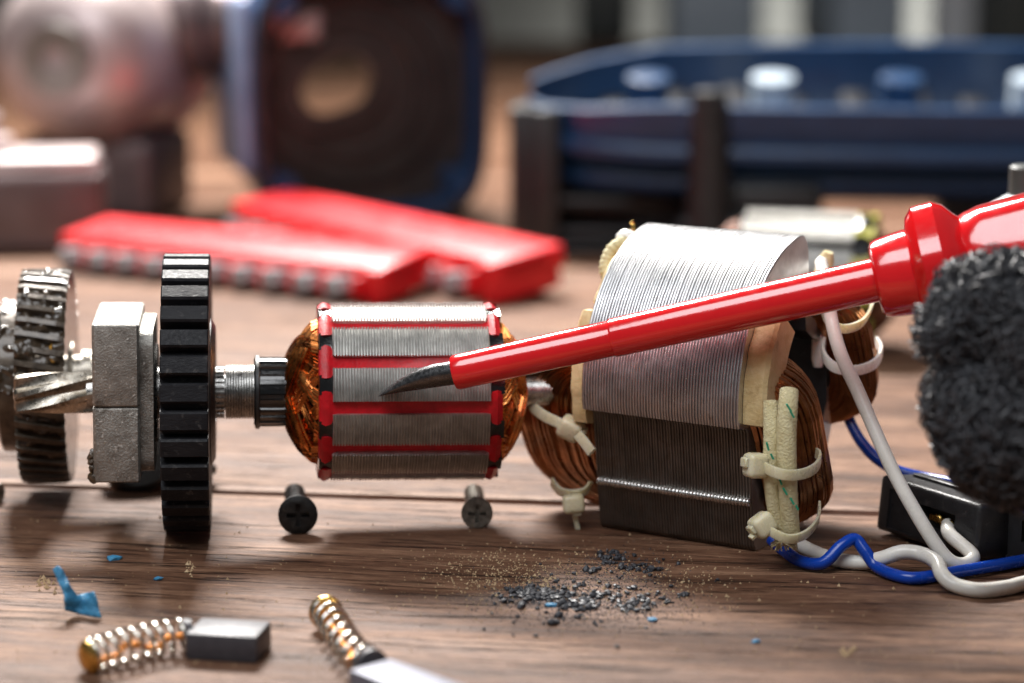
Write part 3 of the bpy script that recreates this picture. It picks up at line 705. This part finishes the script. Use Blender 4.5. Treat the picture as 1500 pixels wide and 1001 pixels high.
for x, r in ((.84, .70), (.95, .80), (1.1, .86), (1.35, .93), (2.4, .98), (4.0, 1.08), (6.2, 1.14), (8.0, 1.1), (8.6, .9), (8.8, .4)):
    hp.append([(x3 + x, r * (1 + (.035 if 1.2 < x < 8.2 else 0) * cos(6 * (2 * pi * j / 48))) * cos(2 * pi * j / 48), r * (1 + (.035 if 1.2 < x < 8.2 else 0) * cos(6 * (2 * pi * j / 48))) * sin(2 * pi * j / 48)) for j in range(48)])
MB().loft(hp).build('handle', M['red'], sd, 40)

# ------------------------------------------------------------------ screws
def screw(head_c, shaft_to, rh, rt, L, m, label, group='countersunk screws on the table'):
    d = (Vector(shaft_to) - Vector(head_c)).normalized(); s_ = thing('screw', label, 'screw', frame_x(head_c, d), group)
    hd = MB(); hd.lathe([(0, rh * .93), (.02, rh), (.07, rh), (.07 + (rh - rt) * .95, rt)], 40)
    c = MB(); c.box((0, 0, 0), (.24, rh * 1.15, rh * .24), 0); c2 = MB(); c2.box((0, 0, 0), (.24, rh * .24, rh * 1.15), 0)
    o = hd.build('head', M[m], None, 38); cut(o, c); cut(o, c2); o.parent = s_
    pr = [(.04 + (rh - rt) * .8, rt * .9)]; n = int(L / .11); x = .1 + (rh - rt) * .9
    for i in range(n): pr += [(x + .11 * i, rt * .80), (x + .11 * i + .04, rt * 1.05), (x + .11 * i + .065, rt * 1.05)]
    pr += [(x + .11 * n, rt * .8), (x + .11 * n + .18, rt * .3)]
    MB().lathe(pr, 28).build('threaded_shank', M[m], s_, 25)
    return s_
q = PZ(437, 783, 0); screw((q.x, q.y, .39), (q.x - .28, q.y + 2.4, .22), .39, .205, 2.3, 'oxide', 'black countersunk cross head screw lying head first below the copper winding')
q = PZ(699, 775, 0); screw((q.x, q.y, .315), (q.x - .10, q.y + 2.0, .22), .315, .19, 1.9, 'dull_screw', 'dull grey cross head screw lying below the screwdriver tip beside the stator')
q = PZ(2, 736, 0); screw((q.x, q.y, .2), (q.x - 1.6, q.y + .4, .15), .20, .13, 1.6, 'dull_screw', 'pale grey screw end just showing below the helical gear')
q = PZ(318, 712, 0); screw((q.x - 1.6, q.y + .5, .45), (q.x, q.y, .35), .42, .24, 1.3, 'oxide', 'black screw half hidden behind the black toothed gear')
q = PZ(196, 722, 0); rg = tag(MB().ring([(-.3, .35), (.3, .35), (.3, .70), (.22, .78), (-.22, .78), (-.3, .70)], 36, axis='y').build('rubber_ring', M['black']), 'black round ring lying under the cast bearing block', 'ring'); rg.matrix_basis = TR((q.x, q.y + .55, .62), radians(15), 0, radians(-30))

# ------------------------------------------------------------------ carbon brushes
def brush(bm_, L, W, H, spring_pts, cap_r, mblock, label, turns, rad):
    r = thing('carbon_brush', label, 'brush', bm_, 'carbon brushes lying in front')
    inv = bm_.inverted(); MB().box((0, 0, H / 2), (L, W, H), .035, 2).build('block', M[mblock], r, 40)
    ax = smooth([inv @ q for q in spring_pts], 16); N = turns * 22; path = []
    def at(t):
        f = t * (len(ax) - 1); i = min(int(f), len(ax) - 2); return ax[i].lerp(ax[i + 1], f - i), (ax[i + 1] - ax[i]).normalized()
    for i in range(N + 1):
        t = i / N; t2 = t if .1 < t < .9 else t
        c, d = at(t2); u = Vector((0, 0, 1)); u = (u - d * u.dot(d)).normalized(); v = d.cross(u); a = 2 * pi * turns * t
        rr = rad * (1.0 if t > .05 else .95); path.append(c + u * rr * cos(a) + v * rr * sin(a))
    MB().tube(path, .036, 8).build('spring', M['spring'], r, 60)
    c0, d0 = at(1.0)
    MB().lathe([(-.06, cap_r * .55), (-.05, cap_r * .9), (0, cap_r), (.05, cap_r), (.10, cap_r * .8), (.13, cap_r * .3)], 28).build('brass_cap', M['brass'], r).matrix_basis = frame_x(c0, d0)
    bp = []
    for i in range(41):
        c, d = at(i / 40); bp.append(c + Vector((0, 0, -rad * .25 + .07 * sin(i * .35))) + d.cross(Vector((0, 0, 1))) * (.05 * cos(i * .8)))
    MB().tube(bp, [.055 + .02 * sin(i * 1.9) for i in range(41)], 8).build('copper_braid', M['braid'], r, 60)
    MB().lathe([(-.03, .27), (.09, .27), (.09, .2)], 22).build('collar', M['carbon'], r).matrix_basis = frame_x(at(0)[0], -at(0.0)[1]) @ Matrix.Translation((-.06, 0, 0))
    return r
bl, br = PZ(272, 967, .0), PZ(376, 973, .0); d_ = (br - bl); ang = atan2(d_.y, d_.x); nrm = Vector((-sin(ang), cos(ang), 0))
cc = (bl + br) / 2 + nrm * .45
z_ = .30
brush(TR((cc.x, cc.y, 0), ang), d_.length, .90, .46, [PZ(276, 930, z_), PZ(238, 935, z_), PZ(200, 943, z_), PZ(162, 953, z_), PZ(132, 962, .28)], .28, 'carbon', 'dark carbon brush with straight spring and round brass cap', 9, .27)
ba, bb = PZ(553, 972, .45), PZ(664, 1012, .45); d_ = bb - ba; ang = atan2(d_.y, d_.x); nrm = Vector((-sin(ang), cos(ang), 0))
cc = (ba + bb) / 2 - nrm * .12
brush(TR((cc.x, cc.y, 0), ang), d_.length + .1, .86, .46, [PZ(545, 975, .3), PZ(522, 960, .3), PZ(504, 938, .3), PZ(490, 915, .3), PZ(478, 898, .3)], .30, 'graphite', 'pale grey carbon brush with bent spring below the armature', 8, .25)

# ------------------------------------------------------------------ blue flakes, crumbs and dust
q = PZ(125, 905, 0)
ol = [(77, 834), (84, 829), (93, 836), (103, 858), (113, 872), (121, 870), (135, 867), (142, 884), (148, 907), (126, 902), (98, 894), (94, 872), (85, 852)]
bm = bmesh.new(); bvs = []
for (px, py) in ol: bvs.append(bm.verts.new((px, py, 0)))
bm.faces.new(bvs); bmesh.ops.triangulate(bm, faces=bm.faces[:])
for _ in range(3): bmesh.ops.subdivide_edges(bm, edges=bm.edges[:], cuts=1, use_grid_fill=True)
bm.verts.index_update(); vs = []
for v in bm.verts:
    up_ = max(0.0, (895 + (v.co.x - 98) * .25 - v.co.y) / 88.0)
    p_ = PY(v.co.x, v.co.y, q.y - .05 + .55 * up_ ** 1.5 + .10 * sin(v.co.x * .12) + .10 * noise.noise(Vector((v.co.x * .06, v.co.y * .06, 0))))
    p_.z = max(.03, p_.z); vs.append(p_)
fl = MB(); fl.add(vs, [[v.index for v in f.verts] for f in bm.faces]); bm.free()
o = fl.build('paint_flake', M['blue_chip'], None, 60); o.modifiers.new('s', 'SOLIDIFY').thickness = .045
tag(o, 'curled blue paint flake standing up on the planks', 'flake', 'blue flakes on the table')
for px, py, s_, lab in ((166, 818, .13, 'small bright blue chip below the black toothed gear'), (231, 848, .09, 'tiny pale blue chip between the gear and the carbon brushes'),
                        (957, 908, .085, 'small blue chip at the edge of the dark crumbs'), (805, 886, .09, 'tiny blue chip among the dark crumbs'), (1107, 939, .07, 'tiny grey blue chip apart from the crumbs below the stator')):
    q = PZ(px, py, .03); m_ = MB(); m_.blob((q.x, q.y, q.z), s_, 1, .3, (1.3, .8, .5)); tag(m_.build('paint_chip', M['blue_chip'], None, None), lab, 'chip', 'blue flakes on the table')
cr = MB(); rnd = random.Random(9)
def crumbs(px, py, sxp, syp, n, s0, s1):
    for i in range(n):
        a, b = px + rnd.gauss(0, sxp), py + rnd.gauss(0, syp); s_ = s0 + (s1 - s0) * rnd.random() ** 2.2
        q = PZ(a, b, 0); cr.blob((q.x, q.y, s_ * .5), s_, 1, .30, (1, 1, .75))
crumbs(790, 872, 28, 7, 230, .018, .075); crumbs(772, 868, 16, 5, 110, .015, .05); crumbs(848, 889, 16, 6, 70, .018, .085); crumbs(895, 872, 14, 5, 50, .018, .07); crumbs(928, 890, 18, 5, 60, .02, .07)
crumbs(900, 815, 14, 3, 40, .02, .08); crumbs(890, 826, 5, 2, 12, .03, .09); crumbs(925, 832, 8, 3, 22, .02, .08); crumbs(952, 836, 10, 3, 26, .02, .08); crumbs(865, 839, 6, 2, 8, .04, .10); crumbs(950, 880, 12, 5, 20, .02, .07)
crumbs(880, 865, 80, 28, 150, .012, .05); crumbs(765, 890, 5, 3, 4, .06, .12); crumbs(808, 913, 6, 2, 5, .04, .09); crumbs(840, 905, 60, 8, 30, .012, .05); crumbs(1000, 873, 5, 2, 8, .03, .07); crumbs(980, 884, 4, 2, 6, .03, .06)
def smear(px, py, sxp, syp, n):
    for i in range(n):
        q = PZ(px + rnd.gauss(0, sxp), py + rnd.gauss(0, syp), 0); k = rnd.uniform(.006, .018); t = rnd.uniform(0, 6)
        cr.add([q + Vector((cos(t + 2.1 * j) * k * 1.3, sin(t + 2.1 * j) * k * 1.3, 0)) for j in range(3)] + [q + Vector((0, 0, k * 1.2))], [(0, 1, 3), (1, 2, 3), (2, 0, 3), (0, 2, 1)])
smear(790, 872, 36, 9, 1400); smear(880, 880, 70, 20, 1600); smear(900, 830, 40, 12, 500); smear(850, 900, 90, 14, 500)
cr.build('carbon_crumbs', M['crumb'], None, None, 'stuff')
ds = MB()
def dust(px, py, sxp, syp, n, s0=.007, s1=.024):
    for i in range(n):
        a, b = px + rnd.gauss(0, sxp), py + rnd.gauss(0, syp); s_ = s0 + (s1 - s0) * rnd.random() ** 2
        q = PZ(a, b, 0); q = Vector((q.x, q.y, s_ * .6)); t = rnd.uniform(0, 6)
        ds.add([q + Vector((cos(t) * s_ * 1.4, sin(t) * s_, -s_ * .5)), q + Vector((cos(t + 2.1) * s_, sin(t + 2.1) * s_ * 1.3, -s_ * .3)), q + Vector((cos(t + 4.2) * s_, sin(t + 4.2) * s_, -s_ * .4)), q + Vector((0, 0, s_))], [(0, 1, 3), (1, 2, 3), (2, 0, 3), (0, 2, 1)])
dust(735, 838, 45, 18, 480); dust(850, 850, 90, 26, 500); dust(960, 870, 60, 25, 200); dust(1010, 855, 40, 16, 120); dust(700, 850, 60, 25, 250)
for i in range(900): dust(rnd.uniform(0, 1500), rnd.uniform(755, 1000), 0, 0, 1, .006, .022)
for i in range(50): dust(rnd.uniform(0, 1500), rnd.uniform(755, 1000), 0, 0, 1, .02, .05)
dust(68, 856, 8, 5, 30, .02, .06); dust(278, 832, 4, 8, 22, .015, .05); dust(812, 858, 30, 8, 12, .03, .05); dust(1244, 957, 6, 3, 8, .03, .07)
ds.build('wood_dust', M['dust'], None, None, 'stuff')

# ------------------------------------------------------------------ charcoal wool bundle under the handle
lumps = [(1468, 458, -7.6, 86), (1430, 445, -7.6, 60), (1392, 486, -7.7, 44), (1492, 618, -7.8, 124), (1425, 590, -7.8, 66), (1540, 500, -8.0, 105), (1570, 560, -7.6, 130), (1640, 640, -7.4, 120), (1690, 760, -7.2, 125), (1720, 880, -6.2, 135), (1740, 980, -6.2, 140)]
body = MB(); spheres = []
for px, py, Y, rp in lumps:
    c = PY(px, py, Y); r = rp / (FPX / ((c - Vector((0, CAM_Y, CAM_Z))).dot(_F)))
    if c.z < r * .95: c.z = r * .95
    spheres.append((c, r)); body.blob(c, r * .93, 3, .03)
q = (spheres[0][0]); wr = thing('wool_bundle', 'shaggy charcoal wool bundle bulging under the red screwdriver handle', 'wool', TR((spheres[-1][0].x, spheres[-1][0].y, 0)))
body.v = [tuple(Vector(v) - Vector(wr.matrix_basis.translation)) for v in body.v]
o = body.build('wool_core', M['wool'], None, 80); md = o.modifiers.new('r', 'REMESH'); md.mode = 'VOXEL'; md.voxel_size = .14; md.use_smooth_shade = True
bpy.context.view_layer.update(); bake(o); o.parent = wr
fb = MB(); rnd = random.Random(33); off = Vector(wr.matrix_basis.translation)
for i in range(26000):
    c, r = rnd.choices(spheres, [s[1] ** 2 for s in spheres])[0]
    d = Vector((rnd.gauss(0, 1), rnd.gauss(0, 1), rnd.gauss(0, 1))).normalized()
    p = c + d * r * .93
    if any((p - c2).length < r2 * .86 for c2, r2 in spheres): continue
    if p.z < .02: continue
    t = d.cross(Vector((rnd.gauss(0, 1), rnd.gauss(0, 1), rnd.gauss(0, 1)))).normalized(); L = rnd.uniform(.15, .50); t2 = d.cross(t)
    h = rnd.uniform(.04, .22)
    pts = [p - d * .03, p + d * h * .8 + t * L * .3, p + d * h + t * L * .7 + t2 * L * .3, p + d * h * .35 + t * L * .9 + t2 * L * .7]
    fb.tube([x - off for x in pts], [.020, .019, .016, .008], 4, cap=False)
fb.build('wool_fibre', M['fibre'], wr, 80, 'stuff')

# ------------------------------------------------------------------ red bit holders behind
def bit_holder(L_, R_, label, nb, wid, hgt, tilt):
    d = R_ - L_; ang = atan2(d.y, d.x); Ln = d.length
    r = thing('bit_holder', label, 'bit holder', TR((L_ + R_) / 2, ang), 'red bit holders')
    t = MB(); T = Matrix.Rotation(radians(tilt), 4, 'X')
    t.box((0, wid * .5, hgt * .72), (Ln, wid, hgt * .56), .12, 3, T); t.box((Ln / 2 - .35, wid * .30, hgt * .5), (.7, wid * .95, hgt * .98), .12, 3, T); t.box((0, wid * .7, hgt * .3), (Ln * .98, wid * .5, hgt * .55), .08, 2, T)
    t.build('rail', M['red2'], r, 40)
    pitch = (Ln - 1.3) / nb
    hx = [(.40 * cos(i * pi / 3), .40 * sin(i * pi / 3)) for i in range(6)]
    for i in range(nb):
        x = -Ln / 2 + .5 + pitch * (i + .5)
        b = MB(); b.loft([[(x_, y * s_, z * s_) for y, z in hx] for x_, s_ in ((-.75, .8), (-.68, 1), (.30, 1), (.42, .72), (.52, .66), (1.0, .60), (1.15, .25))])
        o = b.build('driver_bit', M['dull_steel'], r, 30); o.matrix_basis = Matrix.Translation((x, -.26, .46)) @ Matrix.Rotation(radians(74 + random.uniform(-6, 6)), 4, 'Z') @ Matrix.Rotation(radians(4), 4, 'Y')
        MB().box((x + pitch * .5, -.30, hgt * .46), (.24, 1.0, hgt * .55), .05, 2).build('clip', M['red2'], r)
    return r
bit_holder(PZ(92, 392), PZ(572, 445), 'red bit holder strip, nearer one, lying behind the black gear', 10, 2.5, 1.15, 8)
bit_holder(PZ(345, 350), PZ(738, 446), 'red bit holder strip, farther one, ending behind the armature core', 10, 2.5, 1.35, 8)

# ------------------------------------------------------------------ second armature behind the stator
q = PZ(1178, 512, 0); A2 = TR((q.x, q.y + .3, 1.92), radians(-14), 0)
ar2 = thing('motor_armature', 'blurred spare motor armature with yellow slot strips lying behind the stator', 'armature', A2)
make_core(ar2, -1.6, 1.45, 1.90, M['gloss_black'], 40, 1.0, .9, .12, .50, radians(36), M['lam'], M['brown_coil'], 'yel_wedge')
MB().lathe([(-5.2, .3), (-4.2, .3), (-4.2, .85), (-2.9, .85), (-2.9, .35), (3.6, .35), (3.6, .3), (4.4, .3)], 24).build('shaft', M['steel'], ar2)
prism(star(18, .80, .88, .6, .1), [-4.1, -3.0]).build('commutator', M['braid'], ar2, 25)

# ------------------------------------------------------------------ blue motor housing, open end towards the camera
HB = PZ(548, 331, 0)
hs = thing('motor_housing', 'dark blue open motor housing standing on end behind the red holders', 'housing', TR((HB.x, HB.y, 0), radians(15)))
def sq(w_, h_, e=4.0, n=48, cz=0):
    pts = []
    for i in range(n):
        a = 2 * pi * i / n; c, s_ = cos(a), sin(a)
        pts.append((w_ * abs(c) ** (2 / e) * (1 if c > 0 else -1), cz + h_ * abs(s_) ** (2 / e) * (1 if s_ > 0 else -1)))
    return pts
HW, HH = 4.55, 4.9
o_ = lambda k, y: [(x * k, y, z) for x, z in sq(HW, HH, 4.0, 48, 0)]
shell = MB()
rows = [[(x * k, y, HH + z * k) for x, z in sq(HW, HH)] for y, k in ((0, .90), (0, .985), (.2, 1.0), (3, 1.0), (7, .97), (9, .90), (9, .80), (6.5, .86), (.3, .88))]
shell.loft(rows, False, True).build('shell', M['blue_body'], hs, 40)
lip = MB(); lip.loft([[(x * k, y, HH + z * k) for x, z in sq(HW, HH)] for y, k in ((-.18, .915), (-.22, .945), (-.18, .975), (.02, .975), (.02, .915))], False, True); lip.build('rim_lip', M['bulkhead'], hs, 40)
hole_c = (-.75, 5.35)
def bulk(y0, y1, rin, cx, cz):
    m = MB(); N = 48; sqp = sq(HW * .885, HH * .885)
    rows = []
    for y, r in ((y0, None), (y0, rin + .9), (y0 - .35, rin + .75), (y0 - .35, rin), (y1, rin), (y1, None)):
        ring = []
        for i in range(N):
            a = 2 * pi * i / N
            ring.append((sqp[i][0], y, HH + sqp[i][1]) if r is None else (cx + r * (.74 + .50 * max(0, cos(a - 3.55)) ** 3) * cos(a), y, cz + r * (.74 + .50 * max(0, cos(a - 3.55)) ** 3) * sin(a)))
        rows.append(ring)
    return m.loft(rows, False, True)
bulk(1.6, 2.1, 1.45, hole_c[0], hole_c[1]).build('bulkhead', M['bulkhead'], hs, 35)
for rr, yy in ((2.5, 1.35), (3.35, 1.2)): MB().ring([(yy, rr), (yy, rr + .22), (yy + .5, rr + .22), (yy + .5, rr)], 48, (hole_c[0] + .3, 0, hole_c[1] - .3), 'y').build('ridge', M['bulkhead'], hs)
MB().box((-2.6, 1.45, 7.5), (1.9, .4, 1.3), .3, 3, None).build('alu_piece', M['alu'], hs)  # pale block standing in for a second opening in the bulkhead
for x, z in ((3.3, 8.6), (3.4, 1.5), (-3.4, 1.5), (-3.4, 8.4)): MB().lathe([(-.1, .55), (2.0, .55)], 20, (x, 0, z), 'y').build('screw_post', M['blue_body'], hs)
MB().box((-HW - .12, 4.0, HH + .4), (.5, 7.0, 6.6), .22, 3).build('lit_side_plate', M['grey_blue'], hs)
# ------------------------------------------------------------------ gear head and base at the far left
g_ = PZ(125, 330, 0)
gh = thing('gear_head', 'blurred dull metal gear head with rounded body beside the blue housing', 'gear head', TR((g_.x, 46, 0), radians(-12)))
prof = [(-3.2, .6), (-3.2, 1.5), (-2.8, 2.4), (-2.0, 3.1), (-.8, 3.5), (.8, 3.6), (2.5, 3.5), (2.6, 3.9), (3.4, 3.9), (3.6, 3.3), (5, 3.0)]
MB().lathe(prof, 48, (0, 0, 6.3), 'y').build('rounded_body', M['alu'], gh)
MB().ring([(-3.5, .5), (-3.5, 1.3), (-3.0, 1.4), (-3.0, .5)], 32, (0, 0, 6.3), 'y').build('spindle_ring', M['steel'], gh)
MB().lathe([(2.4, 1.9), (3.6, 1.9), (3.7, 2.2), (4.4, 2.2), (4.5, 1.7), (7.4, 1.7)], 32, (0, 2.0, 7.4)).build('neck', M['alu_dark'], gh)
MB().box((0, 1.4, 1.6), (5.4, 5.0, 3.2), .5, 4).build('foot', M['alu_dark'], gh)
b_ = PZ(40, 384, 0)
bs_ = thing('metal_base', 'brown grey metal base block with pale worn top in front of the gear head', 'base', TR((b_.x - 2.0, 36.5, 0), radians(8)))
MB().box((0, 1.6, 1.45), (8.6, 4.2, 2.9), .35, 4).build('block', M['alu_dark'], bs_)
MB().box((.2, 1.6, 3.1), (7.8, 3.6, .55), .22, 3).build('top_plate', M['alu'], bs_)
MB().lathe([(3.3, 1.7), (3.9, 1.7), (4.0, 1.3), (4.7, 1.3)], 32, (-.6, 1.6, 0), 'z').build('alu_piece', M['alu'], bs_)

# ------------------------------------------------------------------ drill shell at the right
D0 = PZ(1080, 345, 0)
dr = thing('drill_housing', 'long dark blue drill half shell lying open on black supports behind', 'housing', TR((D0.x, 39.5, 0), radians(-3)))
def shell_sec(x, w_, h_, zb, k=1.0):
    pts = []
    N = 26
    for i in range(N + 1):
        a = pi + pi * i / N; pts.append((x, w_ * k * cos(a) , zb + h_ + h_ * k * sin(a)))
    return pts
secs = [(-7.6, 1.3, 2.6, 3.2), (-7.0, 2.2, 3.2, 2.6), (-5.5, 3.2, 3.9, 2.1), (-3.0, 3.9, 4.4, 1.9), (2, 4.2, 4.5, 1.85), (8, 4.3, 4.5, 1.85), (14, 4.2, 4.4, 1.9), (20, 3.6, 4.0, 2.1), (22, 2.4, 3.2, 2.6)]
m_ = MB(); rows = []
for x, w_, h_, zb in secs:
    o1 = shell_sec(x, w_, h_, zb); i1 = list(reversed(shell_sec(x, w_ - .4, h_ - .35, zb + .35)))
    rows.append(o1 + i1)
TILT = TR((0, 0, -.1), 0, 0, radians(12))
m_.loft(rows).build('shell', M['blue_body'], dr, 40).matrix_basis = TILT
for z_, r_ in ((4.6, .32), (3.3, .26)):
    pts = []
    for x, w_, h_, zb in secs[1:-1]:
        s_ = (z_ - zb - h_) / h_; pts.append((x, -w_ * sqrt(max(0, 1 - s_ * s_)) - .02, z_))
    MB().tube(smooth(pts, 6), r_, 10, flat=1.2).build('side_rib', M['blue_body'], dr, 60).matrix_basis = TILT
for i in range(11):
    x = -4.6 + 2.15 * i; hgt = .6 + .22 * ((i * 7) % 3)
    MB().box((x, -.2 + .5 * ((i * 3) % 2), 4.2 + hgt * .4), (.9, 6.2, hgt), .18, 3).build('inner_rib', M['black'], dr).matrix_basis = TILT
for i, x in enumerate((-3.4, .9, 5.3, 9.8)):
    MB().lathe([(0, .75), (2.0, .75), (2.05, .5)], 20, (x, -1.2, 4.6), 'z').build('screw_boss', M['pale_blue' if i % 2 else 'blue_body'], dr).matrix_basis = TILT
MB().box((-7.7, -2.2, 2.55), (1.0, 2.4, 5.1), .2, 2).build('end_panel', M['black'], dr)
MB().lathe([(0, .85), (5.8, .62), (5.9, .3)], 24, (-1.35, -5.2, 0), 'z').build('post', M['black'], dr)
MB().box((-.7, -4.9, .8), (3.4, 1.4, 1.6), .3, 3).build('post_foot', M['black'], dr)
for x, z_, l_ in ((-5.6, 1.85, 3.2), (-4.9, .75, 3.4), (-5.4, .2, 4.4)): MB().box((x, -3.0, z_), (l_, 1.5, .36), .12, 2).build('cross_bar', M['black'], dr)
MB().box((-4.6, -1.6, 1.9), (6.2, .5, 3.8), .1, 2).build('back_panel', M['black'], dr)
MB().box((-6.9, -3.2, 2.6), (.9, 2.2, 5.0), .15, 2).build('front_strut', M['black'], dr)
MB().box((.9, -3.6, 1.3), (3.4, 1.6, 2.6), .3, 3).build('post_block', M['black'], dr)
MB().box((10, .6, 1.2), (6, 2.2, 1.9), .3, 2).build('rear_support', M['black'], dr)

# ------------------------------------------------------------------ far things on the table
def far_box(px, pyb, wpx, h, dep, m, label, lidm=None, name='storage_box'):
    c = PZ(px, pyb, 0); dpt = (c - Vector((0, CAM_Y, CAM_Z))).dot(_F); wd = wpx * dpt / FPX
    r = thing(name, label, 'box', TR(c, random.uniform(-.15, .15)), 'boxes far back on the table'); MB().box((0, dep / 2, h * .44), (wd, dep, h * .88), .6, 3).build('body', M[m], r)
    MB().box((0, dep / 2, h * .93), (wd * 1.03, dep * 1.03, h * .14), .4, 3).build('lid', M[lidm or m], r); return r
far_box(1275, 78, 110, 12, 16, 'pale_blue', 'pale blue box far behind the drill shell', 'white')
far_box(1415, 74, 95, 15, 14, 'white', 'bright white box far behind the drill shell, beside a dark case')
far_box(1500, 82, 75, 13, 14, 'dark_case', 'dark case far behind the drill shell', None)
far_box(885, 64, 80, 9, 14, 'dark_case', 'low dark case far behind between the housings', None)
far_box(1050, 80, 130, 7, 16, 'pale_blue', 'low pale grey box far behind the end of the drill shell', 'pale_blue')
# white bottle behind the wool
q = PY(1478, 300, 4.5)
bt = thing('bottle', 'white plastic bottle with rounded shoulder behind the wool and red handle', 'bottle', TR((q.x + .35, 4.5, 0)))
MB().lathe([(0, .9), (.05, 1.0), (q.z - .9, 1.0), (q.z - .35, .92), (q.z, .72), (q.z + .16, .45), (q.z + .2, .38)], 32, axis='z').build('body', M['white'], bt)
MB().lathe([(q.z + .18, .36), (q.z + .8, .36), (q.z + .85, .3)], 24, axis='z').build('cap', M['dark_case'], bt)
